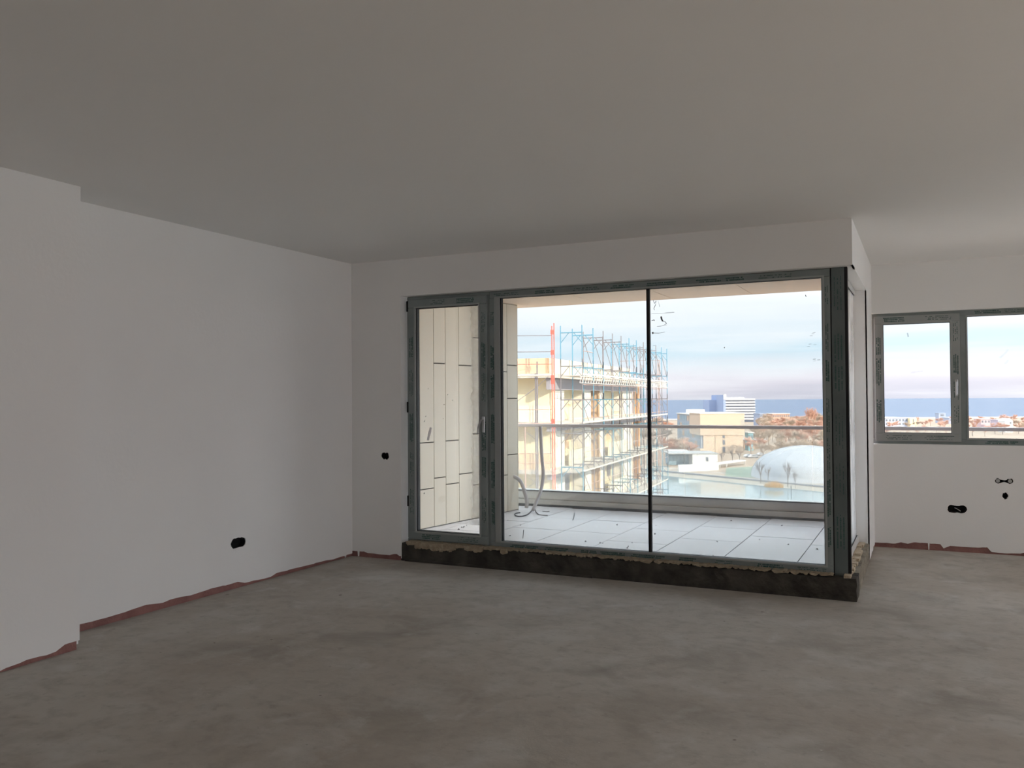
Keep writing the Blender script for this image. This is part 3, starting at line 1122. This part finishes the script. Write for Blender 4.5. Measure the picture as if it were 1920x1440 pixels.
slab('lake', [Vector((-420, -100, 0)), Vector((700, -100, 0)), a1 + perp * 1 + sl_dir * 200, a0 + perp * 1 - sl_dir * 100], WZ, .5, wm, **ST)
sea = mat('sea_water', (.115, .15, .215), .6, noise=(.0012, .6, (.14, .18, .245)), bump=(.05, .5), spec=.08)
slab('sea', [P(-1200, 1015, z=0), P(3600, 1015, z=0), P(3600, 10600, z=0), P(-1200, 10600, z=0)], WZ, .5, sea, **ST)
slab('trim_7', [P(300, 1000, z=0), P(2600, 1000, z=0), P(2600, 1045, z=0), P(300, 1045, z=0)], GZ + .3, .6, mat('beach_sand', (.50, .47, .42), .9), **ST)
# shaded lawn beside the dome
slab('lawn', [gpt(1360, 893), gpt(1412, 896), gpt(1432, 874), gpt(1362, 878)], GZ + .1, .08, mat('lawn_grass', (.22, .28, .21), .95, noise=(.3, .6, (.28, .30, .22))), kind='stuff')

# ---- the block being built next door, with its scaffold
O1 = P(960, 50, z=0) - Vector((EYE.x, EYE.y, 0)) + Vector((0, 0, 0))
O1 = Vector((-18.1, 46.8, 0))
BA = atan2(.9964, -.085)
CB = mat('cream_render', (.84, .77, .57), .9, noise=(.4, .4, (.80, .71, .51)))
CW = mat('pale_insulation_board', (.80, .78, .72), .85)
CS = mat('slab_concrete', (.62, .57, .49), .9, noise=(.6, .5, (.54, .50, .44)))
CO = mat('orange_brick_infill', (.74, .53, .35), .9, noise=(1.5, .5, (.80, .60, .41)))
CD = mat('dim_interior', (.20, .20, .22), .95)
blk = empty('apartment_building', O1, BA, label='unfinished cream concrete apartment block wrapped in scaffold across the lake corner', category='building')
LV = [3.0 - 2.85 * k for k in range(10)]
U0, U1 = -.9, 21.4
for k, z in enumerate(LV):
    ue = 26.4 if k > 0 else 22.5
    MB().box(U0, ue, 1.5, 16, z - .26, z).build('floor_slab', CS, blk)
    MB().box(U0 + .3, ue - .3, 1.8, 2.05, z - .95 if k == 0 else z - .6, z - .26).build('edge_beam', mat('shade_grey_beam', (.36, .35, .38), .9), blk)  # grey of the deck's shadow is put into the beam colour
    if k == 0:
        continue
    zb, zt = z, LV[k - 1] - .26
    q = MB()
    MB().box(7.35 + 1.55, 11.3, 3.4, 3.7, zb, zt).build('back_wall', CD, blk)
    for (u0, u1) in ((.95, 2.78), (7.35, 8.9), (11.3, 12.5), (18.5, 21.3)):
        MB().box(u0, u1, 2.0, 3.9, zb, zt).build('pier', CW, blk)
    for (u0, u1) in ((2.78, 7.35), (12.5, 18.5)):
        MB().box(u0, u1, 3.0, 3.3, zb, zt).build('recessed_wall', CB, blk)
        if k in (2, 3, 4):
            for uu in ((u0 + .35, u0 + 1.2), (u1 - 1.6, u1 - .5)):
                MB().box(uu[0], uu[1], 2.96, 3.02, zb + .9, zt - .5).build('window', CO if k != 3 else CD, blk)
    MB().box(11.15, 11.32, 2.0, 3.7, zb, zt).build('brick_reveal', CO, blk)
    MB().box(.6, .95, 2.0, 16, zb, zt).build('end_wall', CB, blk)
    MB().box(21.3, 21.6, 2.0, 12, zb, zt).build('end_wall', CO, blk)
    for uu in (24.9,):
        MB().box(uu, uu + .5, 2.2, 2.7, zb, zt).build('column', mat('orange_column', (.62, .36, .20), .9), blk)
        MB().box(uu, uu + .5, 8.2, 8.7, zb, zt).build('column', MATS['orange_column'], blk)
    # low fronts of the balconies
    if k >= 1:
        MB().box(2.78, 7.35, 1.62, 1.74, zb, zb + (.95 if k > 1 else .12)).build('balcony_front', CB, blk)
        MB().box(12.5, 18.5, 1.62, 1.74, zb, zb + (.95 if k > 1 else .12)).build('balcony_front', CB, blk)
    MB().box(U0 + .1, U0 + .22, 1.8, 6.0, zb, zb + .95).build('balcony_front', CO if k == 2 else CB, blk)
    MB().box(1.0, 1.9, 15.0, 16, zb, zt).build('rear_wall', CB, blk)
MB().box(U0 + .3, 20.8, 1.9, 2.1, 3.0, 3.92).build('roof_parapet', CB, blk)
MB().box(U0 + .3, U0 + .5, 1.9, 15, 3.0, 3.92).build('roof_parapet', CO, blk)
MB().box(20.6, 20.8, 2.1, 15, 3.0, 3.7).build('roof_parapet', CB, blk)
for u in (-.3, 3.5, 7.1, 10.6, 14.0, 17.2):
    MB().box(u, u + .08, 1.86, 1.9, 3.0, 3.95).box(u + .5, u + .58, 1.86, 1.9, 3.0, 3.95).build('parapet_stud', mat('stud', (.42, .40, .36), .8), blk)

SB = mat('blue_scaffold_tube', (.12, .31, .43), .5)
SG = mat('grey_scaffold_tube', (.22, .205, .22), .5)
SR = mat('red_scaffold_tube', (.62, .16, .12), .5)
SO = mat('rust_scaffold_tube', (.50, .33, .27), .6)
scf = empty('scaffold', O1, BA, label='tall blue and grey tube scaffold along the long side of the unfinished block', category='scaffold')
proto = {}
tops = 5.43
for key, mm_ in (('b', SB), ('g', SG)):
    q = MB()
    q.bar((0, 0, -2), (0, 0, .42), .032, 5).bar((0, 1.33, -2), (0, 1.33, .42), .032, 5)
    q.bar((0, 0, 0), (0, 1.33, 0), .035, 5)
    q.bar((0, 0, -.62), (0, .5, -.03), .022, 4).bar((0, 1.33, -.62), (0, .83, -.03), .022, 4)
    proto[key] = q.build('scaffold_frame', mm_, scf)
    proto[key].location = (0, 0, tops)
first = {'b': True, 'g': True}
for k in range(9):
    for i in range(12):
        key = 'b' if (i * 7 + k * 3) % 5 in (0, 2) else 'g'
        if first[key]:
            o = proto[key]
            first[key] = False
        else:
            o = copy_part(proto[key], scf)
        o.location = (2.42 * i, 0, tops - 2 * k)
lg = MB().bar((0, 0, 0), (2.42, 0, 0), .02, 4).build('guard_rail', SO, scf)
lg.location = (0, 0, tops - 2.6)
db = MB().bar((0, .03, 0), (2.42, .03, -2), .02, 4).build('diagonal_brace', SG, scf)
db.location = (0, 0, tops - .1)
dk = MB().box(0, 2.40, .25, 1.15, -.05, .0).build('deck_board', mat('deck_plank', (.55, .50, .43), .8), scf)
dk.location = (0, 0, tops - 2.02)
tb = MB().box(0, 2.42, -.03, .0, 0, .10).build('toe_board', mat('toe_plank', (.64, .60, .52), .8), scf)
tb.location = (0, 0, tops - 1.98)
nn = [0, 0, 0, 0]
for k in range(8):
    for i in range(11):
        z = tops - 2 * k
        if k < 6:
            if nn[0]:
                copy_part(lg, scf, (2.42 * i, 0, z - 2.0 + (.9 if k else -.6)))
            else:
                lg.location = (2.42 * i, 0, z - 1.1)
            nn[0] += 1
        if (i * 3 + k) % 2 == 0 or k == 0:
            if nn[1]:
                copy_part(db, scf, (2.42 * i, 0, z - .1))
            nn[1] += 1
for z in (2.88, .02, -2.85, -5.7):
    for i in range(11):
        if nn[2]:
            copy_part(dk, scf, (2.42 * i, 0, z))
            copy_part(tb, scf, (2.42 * i, 0, z + .02))
        else:
            dk.location = (2.42 * i, 0, z)
            tb.location = (2.42 * i, 0, z + .02)
        nn[2] += 1
for i in range(12):
    MB().bar((2.42 * i, 0, tops - 18.4), (2.42 * i, 0, GZ), .032, 5).build('standard', SG, scf)
    MB().bar((2.42 * i, 1.33, tops - 18.4), (2.42 * i, 1.33, GZ), .032, 5).build('standard', SG, scf)
# lattice girder under the roof walkway
q = MB()
q.bar((-.6, -.02, 2.80), (26.6, -.02, 2.80), .025, 4).bar((-.6, -.02, 2.42), (26.6, -.02, 2.42), .025, 4)
u = -.6
while u < 26.4:
    q.bar((u, -.02, 2.42), (u + .3, -.02, 2.8), .015, 3).bar((u + .3, -.02, 2.8), (u + .6, -.02, 2.42), .015, 3)
    u += .6
q.build('lattice_girder', mat('pale_girder', (.62, .58, .52), .6), scf)
# end bay at the far corner
sc2 = empty('scaffold', O1, BA, label='rust coloured end tower of scaffold at the far corner of the unfinished block', category='scaffold')
for (u, v) in ((27.1, .9), (27.8, .9), (27.1, 2.4), (27.8, 2.4), (27.8, 4.6)):
    MB().bar((u, v, GZ), (u, v, 5.2 - .3 * v), .03, 5).build('standard', SO if v < 1 else SG, sc2)
for k in range(8):
    z = 4.9 - 1.3 * k
    MB().bar((26.9, .9, z), (27.9, .9, z), .018, 4).build('ledger', SO, sc2)
    MB().bar((27.8, .9, z), (27.8, 4.6, z), .018, 4).build('ledger', SO, sc2)
    MB().bar((27.1, .9, z), (27.8, .9, z - 1.3), .016, 4).build('diagonal_brace', SG, sc2)
# short side: red mast pair, guard rails
sc3 = empty('scaffold', O1, BA, label='red double mast and thin guard rails on the short near side of the block', category='scaffold')
tl = lambda x, y, D=48.6: (Matrix.Rotation(-BA, 4, 'Z') @ (P(x, D, y) - Vector((O1.x, O1.y, 0))))
for (x, yt) in ((1034.5, 611), (1038.5, 606)):
    t0 = tl(x, yt)
    MB().bar((t0.x, t0.y, t0.z), (t0.x, t0.y, GZ), .032, 6).build('mast', SR, sc3)
a, b_ = tl(1034.5, 700), tl(1038.5, 700)
for y in (623, 661, 708, 716, 790):
    z = tl(1036, y).z
    MB().box(min(a.x, b_.x) - .05, max(a.x, b_.x) + .05, min(a.y, b_.y) - .04, max(a.y, b_.y) + .04, z - .12, z + .14).build('coupler', SR, sc3)
far = tl(940, 700)
for y, mm_, rr in ((629, SG, .02), (659.5, SG, .02), (682.5, SR, .022), (704, mat('toe_plank', (.64, .60, .52)), .05), (768, SO, .02), (794, SO, .02), (850, SO, .02), (868, SO, .02)):
    p, q2 = tl(1034.5, y), tl(935, y)
    MB().bar((p.x, p.y, p.z), (q2.x, q2.y, p.z), rr, 4).build('guard_rail', mm_, sc3)
for x, mm_, y0 in ((1007, SG, 678), (984.5, SO, 800), (1004, SG, 700)):
    t0 = tl(x, y0, 49)
    MB().bar((t0.x, t0.y, t0.z), (t0.x, t0.y, GZ), .045, 5).build('standard', mm_, sc3)
for (x0, y0, x1, y1) in ((984, 808, 1005, 824), (984, 890, 1005, 905), (970, 752, 1004, 728), (1030, 704, 1004, 728), (1003, 905, 975, 925)):
    p, q2 = tl(x0, y0, 49), tl(x1, y1, 49)
    MB().bar(p, q2, .02, 4).build('diagonal_brace', SG, sc3)

# ---- theatre-like beige building and its blue glass wing
BE = mat('beige_wall', (.56, .44, .335), .9, noise=(.05, .4, (.53, .42, .325)))
BG = mat('blue_glass_wall', (.20, .30, .36), .35)
BSH = mat('wing_panel', (.33, .37, .42), .7)
DW = mat('dark_window', (.13, .15, .18), .4)
A_, B_ = P(1312, 397, z=0), P(1395, 397, z=0)
T = TB(A_, B_)
th = thing('office_building', A_, 'big beige windowless block with a blue glass wing beyond the lake', 'building')
zt = zat(1350, 775.5, 397)
zm = zat(1350, 804, 397)
T.mb().box(0, T.len, 0, 24, zm - 3.0, zt).build('upper_block', BE, th)
T.mb().box(1.5, T.len - .6, .4, 24, GZ, zm - 3.0).build('lower_block', BE, th)
T.mb().box(0, 1.5, .4, 20, GZ, zm - 9.2).build('plinth_block', BE, th)
T.mb().box(7.0, 7.12, .25, .45, GZ, zm - 3).build('wall_joint', mat('joint_line', (.34, .28, .22)), th)
T.mb().box(-.2, T.len + .2, -.2, 24.2, zt, zt + .35).build('parapet', CW, th)
for y0, y1 in ((812.5, 822), (825, 834), (837.5, 848)):
    T.mb().box(10.55, 11.6, .3, .5, zat(1356, y1, 397), zat(1356, y0, 397)).build('window', DW, th)
T.mb().box(T.len - 1.8, T.len - .02, -.06, .05, zat(1390, 797, 397), zat(1390, 786.5, 397)).build('window', mat('grey_vent', (.40, .38, .33)), th)
wlen = 58
zw = zt - .8
T.mb().box(.6, 14, 1, wlen, GZ, zw).build('wing_core', BSH, th)
for k in range(4):
    z0 = zw - 3.9 * (k + 1) + .7
    n = 9
    for j in range(n):
        y0 = 3 + j * (wlen - 4) / n
        T.mb().box(.45, .62, y0 + .3, y0 + (wlen - 4) / n - .3, z0, z0 + 2.5).build('window', BG if (j + k) % 4 else mat('warm_window', (.45, .34, .26), .5), th)
T.mb().box(.0, 14.2, 1, wlen + .3, zw, zw + .3).build('wing_roof', CW, th)
T.mb().box(2, 9, 30, 42, zw, zw + 2.4).build('roof_plant', CW, th)
# ---- white slab hotel far behind
A_, B_ = P(1357.5, 900, z=0), P(1415, 900, z=0)
T = TB(A_, B_)
ht = thing('hotel_building', A_, 'distant white slab hotel with dark window bands rising above the sea horizon', 'building')
zt = zat(1385, 747.5, 900)
HB = mat('band_glazing', (.10, .12, .17), .5)
HW = mat('white_render', (.62, .62, .61), .8)
HS = mat('tower_shade_render', (.28, .35, .52), .8)  # white render painted the blue of the hotel's shaded faces
T.mb().box(0.2, T.len, .4, 55, GZ, zt - .5).build('core', HB, ht)
k = 0
z = zt
while z > GZ + 2:
    T.mb().box(-.1, T.len + .3, -.4, 55.5, z - 1.6, z).build('floor_band', HW, ht)
    z -= 2.95
T.mb().box(3, T.len - 9, 8, 30, zt, zt + 1.5).build('roof_plant', HW, ht)
T.mb().box(-1.2, 1.4, -1, 52, GZ, zat(1350, 740.5, 900)).build('stair_tower', HS, ht)
T.mb().box(-1.0, 2.0, -1.6, 1, zt - 1, zat(1358, 739, 900)).build('tower_head', HW, ht)
T2 = TB(P(1329, 930, z=0), P(1346, 930, z=0))
dl = Vector((T2.A.x - A_.x, T2.A.y - A_.y, 0))
MB(lambda v: dl + T2.f(v)).box(0, T2.len, 0, 30, GZ, zat(1338, 750, 930)).build('side_block', HS, ht)
# ---- low white house at the quay, blue shade put into the side wing's colour
A_, B_ = P(1297, 323, z=0), P(1344, 323, z=0)
T = TB(A_, B_)
lh = thing('boat_house', A_, 'low white flat roofed house with shaded blue glazed side at the quay', 'building')
zt = zat(1320, 851, 323)
T.mb().box(0, T.len, 0, 14, GZ, zt).build('wall', HW, lh)
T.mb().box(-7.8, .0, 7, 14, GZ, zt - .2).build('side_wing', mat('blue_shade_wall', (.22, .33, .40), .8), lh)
for j in range(5):
    T.mb().box(-7.3 + j * 1.45, -6.2 + j * 1.45, 6.9, 7.05, zt - 3.4, zt - 1.1).build('window', mat('pale_blue_glass', (.42, .58, .66), .3), lh)
T.mb().box(-9, T.len + .3, -.4, 14.5, zt, zt + .3).build('roof', mat('flat_roof', (.36, .36, .35), .9), lh)
T.mb().box(5.1, 6.0, -.06, .06, zt - 2.8, zt - 1.2).build('window', DW, lh)
# roof line behind
# ---- long white terrace wall and canopy
A_, B_ = P(1271, 297, z=0), P(1346, 304, z=0)
T = TB(A_, B_)
w1 = thing('garden_wall', A_, 'long white rendered wall along the waterfront below the low white house', 'wall')
T.mb().box(0, T.len, 0, .5, GZ, zat(1300, 871, 298)).build('wall_body', HW, w1)
for j in range(5):
    T.mb().box(1.5 + j * 2.7, 1.8 + j * 2.7, -.12, 0, GZ, zat(1300, 872, 298)).build('buttress', CW, w1)
A_, B_ = P(1342, 312, z=0), P(1397, 330, z=0)
T = TB(A_, B_)
cn = thing('canopy', A_, 'thin white flat canopy on posts beside the quay', 'canopy')
zc = zat(1370, 866, 320)
T.mb().box(0, T.len, 0, 3, zc - .45, zc).build('canopy_roof', HW, cn)
for j in (3.0, 8.3, T.len - .6):
    T.mb().box(j, j + .28, .2, .5, GZ, zc - .45).build('post', HW, cn)
# ---- air dome
dm_c = P(1513, 276, z=GZ)
bm = bmesh.new()
bmesh.ops.create_uvsphere(bm, u_segments=48, v_segments=24, radius=1)
bmesh.ops.bisect_plane(bm, geom=bm.verts[:] + bm.edges[:] + bm.faces[:], plane_co=(0, 0, 0), plane_no=(0, 0, 1), clear_inner=True)
for v in bm.verts:
    v.co = Vector((v.co.x * 17.5, v.co.y * 22, (abs(v.co.z) ** .92) * 10.2))
me = bpy.data.meshes.new('air_dome')
bm.to_mesh(me)
bm.free()
for p in me.polygons:
    p.use_smooth = True
me.materials.append(mat('dome_membrane', (.40, .41, .43), .6))
dm = bpy.data.objects.new('air_dome', me)
COL.objects.link(dm)
dm.location = dm_c
dm.rotation_euler = (0, 0, YAW)
dm['label'] = 'large pale inflated sports dome behind bare trees on the far bank'
dm['category'] = 'dome'
q = MB()
for k in range(9):
    a = pi * k / 9
    pts = [Vector((cos(a) * cos(t) * 17.56, sin(a) * cos(t) * 22.06, sin(t) ** .92 * 10.24)) for t in [pi * j / 24 + 1e-4 for j in range(24)]]
    for p, s in zip(pts[:-1], pts[1:]):
        q.bar(p, s, .05, 3)
q.build('membrane_seam', mat('dome_seam', (.50, .51, .54), .7), dm)
# ---- other buildings, far
def simple(name, x0, x1, D, yt, dep, mw, mr, label, nw=5, nf=2, side=0, cat='building', roofh=.4):
    A_, B_ = P(x0, D, z=0), P(x1, D + side, z=0)
    T = TB(A_, B_)
    o = thing(name, A_, label, cat)
    zt = zat((x0 + x1) / 2, yt, D)
    T.mb().box(0, T.len, 0, dep, GZ, zt).build('wall', mw, o)
    T.mb().box(-.4, T.len + .4, -.4, dep + .4, zt, zt + roofh).build('roof', mr, o)
    for f in range(nf):
        for j in range(nw):
            w = T.len / nw
            T.mb().box(j * w + w * .25, j * w + w * .75, -.08, .05, zt - 2.6 - 3 * f, zt - 1.0 - 3 * f).build('window', DW, o)
    return o


BL = mat('blue_grey_block', (.30, .35, .46), .8)
OR = mat('orange_brick_block', (.50, .33, .25), .9)
simple('apartment_building', 1424, 1436, 760, 776, 20, BL, BL, 'small dark blue block above the park trees, beside the striped hotel', 3, 2)
simple('apartment_building', 1448, 1480, 720, 776, 18, OR, HW, 'long brick block with pale roof plant above the park trees', 8, 2)
simple('row_house', 1394, 1434, 430, 825.5, 12, mat('peach_wall', (.55, .38, .27), .9), HW, 'low peach row house with a white roof edge right of the beige block', 9, 1)
simple('kiosk', 1402, 1411, 415, 812, 6, mat('teal_wall', (.20, .38, .45), .8), HW, 'little teal kiosk among the park trees', 2, 1)
simple('low_building', 1258, 1290, 350, 847.5, 12, BSH, HW, 'low grey shed with white roof edge left of the white house', 5, 1)
pv = simple('pavilion_building', 1652, 1702, 700, 784, 30, mat('slate_wall', (.36, .40, .50), .8), HW, 'wide low seaside building with a white roof edge, left pane of the kitchen window', 8, 2)
TT = TB(P(1703, 698, z=0), P(1716, 698, z=0))
dv = Vector((-pv.location.x, -pv.location.y, 0)) + TT.A
MB(lambda v: dv + TT.f(v)).box(0, TT.len, -2, 20, GZ, zat(1709, 784, 698)).build('sunny_wing', mat('sunny_wall', (.72, .60, .36), .8), pv)
MB(lambda v: dv + TT.f(v)).box(2.4, 3.2, -2.1, -1.9, zat(1709, 784, 698) - 5, zat(1709, 784, 698) - .6).build('window', DW, pv)
simple('water_tower', 1759.5, 1772, 820, 775, 7, BL, BL, 'narrow blue grey tower block standing before the sea', 1, 4, cat='tower')
simple('apartment_building', 1778, 1792, 800, 784, 12, BL, BL, 'small blue grey block just right of the narrow tower', 2, 1)
simple('row_house', 1838, 1856, 640, 786, 10, mat('rosy_wall', (.50, .38, .40), .9), HW, 'rosy house with a white roof line behind orange trees', 3, 1)
simple('row_house', 1870, 1890, 620, 788, 10, mat('mauve_wall', (.42, .38, .46), .9), mat('mauve_roof', (.40, .36, .42)), 'mauve long house left of the white gabled house', 3, 1)
A_, B_ = P(1884, 600, z=0), P(1898, 600, z=0)
T = TB(A_, B_)
gh = thing('gable_house', A_, 'white gabled house with a dark roof among orange trees', 'house')
zb = zat(1890, 790, 600)
T.mb().box(0, T.len, 0, 9, GZ, zb).build('wall', HW, gh)
tw = T.len
q = MB(T.f)
rprism(q, [(-.3, zb), (tw + .3, zb), (tw / 2, zb + 2.3)], 0, 9)
q.build('gable_roof', HW, gh)
T.mb().box(tw * .55, tw * .8, -.1, 0, zb - 1.8, zb - .4).build('window', DW, gh)
# pole in the lake
p = gpt(1483.5, 928, WZ)
o = MB().bar((0, 0, -1), (0, 0, 2.3), .12, 6).bar((0, 0, 2.3), (0, 0, 2.5), .16, 6).build('mooring_post', mat('dark_post', (.08, .10, .12)))
o.location = p
o['label'] = 'dark mooring post standing in the lake before the dome'
o['category'] = 'post'

# ------------------------------------------------------------------ bare winter trees
def tree_proto(seed, h, spread, nt_, mc, mt, label, cat='tree', narrow=False, group=None):
    r = random.Random(seed)
    root = empty('bare_tree', (0, 0, -200))
    tr, cr_ = MB(), MB()

    def grow(p, d, ln, rad, lev):
        e = p + d * ln
        (tr if lev == 0 else cr_).bar(p, e, rad, 4 if lev < 2 else 3, rad * .6)
        if lev >= 3:
            for _ in range(nt_):
                t = r.random()
                s = p.lerp(e, t)
                v = Vector((r.uniform(-1, 1), r.uniform(-1, 1), r.uniform(-.3, 1.2))).normalized() * r.uniform(.5, 1.3) * h / 11
                w = v.cross(Vector((r.random(), r.random(), r.random()))).normalized() * .028 * h / 10
                cr_.add([s - w, s + w, s + v], [(0, 1, 2)])
            return
        n = 5 if lev == 0 else 4
        for i in range(n):
            a = r.uniform(0, 2 * pi)
            tilt = r.uniform(.25, .6) * spread if not narrow else r.uniform(.08, .22)
            dd = (d + Vector((cos(a), sin(a), 0)) * tilt).normalized()
            st = p.lerp(e, r.uniform(.55, 1.0))
            grow(st, dd, ln * r.uniform(.55, .8), rad * .55, lev + 1)
    grow(Vector((0, 0, 0)), Vector((0, 0, 1)), h * .36, h * .018, 0)
    a = tr.build('trunk', mt, root)
    b = cr_.build('branches', mc, root)
    KIDS[root.name] = [a, b]
    root['category'] = cat
    root['label'] = label
    if group:
        root['group'] = group
    return root


BRK = mat('bare_bark', (.25, .20, .17), .9)
C1 = mat('rusty_twigs', (.58, .36, .27), .9)
C2 = mat('grey_twigs', (.50, .40, .31), .9)
C3 = mat('golden_twigs', (.60, .40, .20), .9)
protos = [tree_proto(31, 10, 1.0, 30, C1, BRK, '', group='x'), tree_proto(32, 10, 1.15, 30, C2, BRK, ''), tree_proto(33, 10, .9, 30, C1, BRK, ''),
          tree_proto(34, 10, 1.2, 30, C2, BRK, ''), tree_proto(35, 10, .5, 14, C1, BRK, '', narrow=True)]
protos.append(tree_proto(36, 10, .85, 3, mat('dark_branches', (.16, .13, .12), .9), mat('dark_trunk', (.13, .11, .10), .9), ''))
used = [False] * 6


def put_tree(kind, x, D, h, label, group, wide=1.0):
    p = P(x, D, z=GZ - .05)
    s = h / 10
    sc = (s * wide, s * wide, s)
    rz = random.uniform(0, 6.28)
    if not used[kind]:
        used[kind] = True
        o = protos[kind]
        o.location = p
        o.rotation_euler = (0, 0, rz)
        o.scale = sc
    else:
        o = copy_tree(protos[kind], p, rz, sc)
    o['label'] = label
    o['category'] = 'tree'
    if group:
        o['group'] = group
    elif 'group' in o:
        del o['group']
    return o


random.seed(5)
LAB_M = 'bare rust-brown tree in the hazy park woods between the lake and the sea'
GRP_M = 'bare trees of the park woods'
# park woods right of the beige block
for row, (D, n, x0, x1, h0, h1) in enumerate([(372, 11, 1398, 1560, 8, 10), (430, 13, 1400, 1565, 9, 12), (500, 14, 1412, 1562, 10, 13), (590, 15, 1418, 1560, 11, 14), (680, 14, 1418, 1560, 11, 15), (800, 14, 1420, 1560, 10, 14)]):
    for i in range(n):
        x = x0 + (x1 - x0) * (i + random.uniform(.1, .9)) / n
        kd = random.choice([0, 1, 2, 3])
        cw_ = 'rust-brown' if kd in (0, 2) else 'grey-brown'
        zone = ('right behind the top of the dome', 'halfway between the dome and the sea', 'in the far park woods just below the sea')[row // 2]
        put_tree(kd, x, D + random.uniform(-25, 25), random.uniform(h0, h1), 'bare ' + cw_ + ' tree ' + zone, cw_ + ' trees ' + zone, 1.6)
for i, x in enumerate((1516, 1521, 1526)):
    put_tree(4, x, 620 + 8 * i, 20 - i, ['leftmost and tallest slender poplar of three above the park woods', 'middle slender poplar of three above the park woods', 'rightmost slender poplar of three above the park woods'][i], None, 1.2)
LAB_K = 'bare orange tree in the seaside row seen low in the kitchen window'
GRP_K = 'bare trees seen through the kitchen window'
for D, n, h0, h1 in ((560, 15, 8, 11), (650, 15, 9, 12), (760, 14, 9, 12)):
    for i in range(n):
        x = 1655 + 275 * (i + random.uniform(.1, .9)) / n
        sd = 'low in the left casement of the kitchen window' if x < 1795 else 'low in the right fixed pane of the kitchen window'
        put_tree(random.choice([0, 2, 1]), x, D + random.uniform(-20, 20), random.uniform(h0, h1) * (.8 if x < 1775 else 1.0), 'bare orange tree seen ' + sd, 'trees ' + sd, 1.6)
LAB_L = 'bare brownish tree between the scaffold tower and the blue glass wing'
GRP_L = 'bare trees left of the beige block'
for D, n, x0, x1, h0, h1 in ((365, 6, 1252, 1300, 8, 9.5), (378, 5, 1248, 1294, 9, 10.5), (450, 5, 1200, 1246, 10, 14), (600, 5, 1195, 1255, 12, 15)):
    for i in range(n):
        sd = 'before the blue glass wing of the beige block' if D < 400 else 'behind the far scaffold corner'
        put_tree(random.choice([1, 3, 0]), x0 + (x1 - x0) * (i + random.uniform(.1, .9)) / n, D, random.uniform(h0, h1), 'bare brownish tree ' + sd, 'trees ' + sd, 1.6)
put_tree(5, 1475, 246, 9.0, 'tallest bare tree standing in front of the dome', None, .9)
put_tree(5, 1489, 243, 6.2, 'shorter bare tree just right of the tallest one before the dome', None, .8)
put_tree(5, 1424, 258, 8.2, 'bare tree at the left foot of the dome', None, .9)
put_tree(5, 1438, 262, 5.5, 'small faint bare tree between the left tree and the golden bush', None, .8)
put_tree(5, 1352, 330, 6.5, 'bare tree before the beige block wall, left one', None, .8)
put_tree(5, 1372, 335, 7.5, 'bare tree before the beige block wall, right one', None, 1.0)
put_tree(5, 1385, 345, 6.0, 'bare tree near the right end of the thin white canopy', None, 1.1)
# golden reed bush
bs = MB()
rr_ = random.Random(3)
for _ in range(900):
    a, t = rr_.uniform(0, 2 * pi), rr_.random() ** .5
    b0 = Vector((cos(a) * 2.6 * t, sin(a) * 1.3 * t, 0))
    v = Vector((rr_.uniform(-.5, .5), rr_.uniform(-.4, .4), rr_.uniform(.8, 2.4) * (1.15 - t * .6)))
    w = Vector((rr_.uniform(-1, 1), rr_.uniform(-1, 1), 0)).normalized() * .06
    bs.add([b0 - w, b0 + w, b0 + v], [(0, 1, 2)])
o = bs.build('reed_clump', C3)
o.location = P(1449, 246, z=GZ - .1)
o['label'] = 'golden orange clump of reeds on the bank before the dome'
o['category'] = 'bush'
# parked cars and a few pale huts as small shapes in the park
for i, (x, y, c) in enumerate(((1404, 856, 'white'), (1413, 857, 'white'), (1427, 853, 'silver'))):
    p = gpt(x, y + 1.5)
    o = empty('car', p, YAW + random.uniform(-.3, .3), category='car')
    o['label'] = ['leftmost small white parked car beyond the canopy', 'middle small white parked car beyond the canopy', 'small silver parked car left of the dome top'][i]
    cm = mat(c + '_car_paint', (.72, .72, .72) if c == 'white' else (.5, .5, .52), .4)
    q = MB()
    rprism(q, [(-2.1, .3), (2.1, .3), (2.15, .8), (1.3, .95), (.7, 1.4), (-1.1, 1.4), (-1.7, .95), (-2.15, .85)], -.85, .85)
    q.build('body', cm, o, bevel=.05)
    for wx in (-1.3, 1.3):
        for wy in (-.8, .8):
            MB().bar((wx, wy - .1, .33), (wx, wy + .1, .33), .33, 10).build('wheel', DW, o)
    MB().box(-1.0, .65, -.87, .87, 1.0, 1.3).build('window', DW, o)
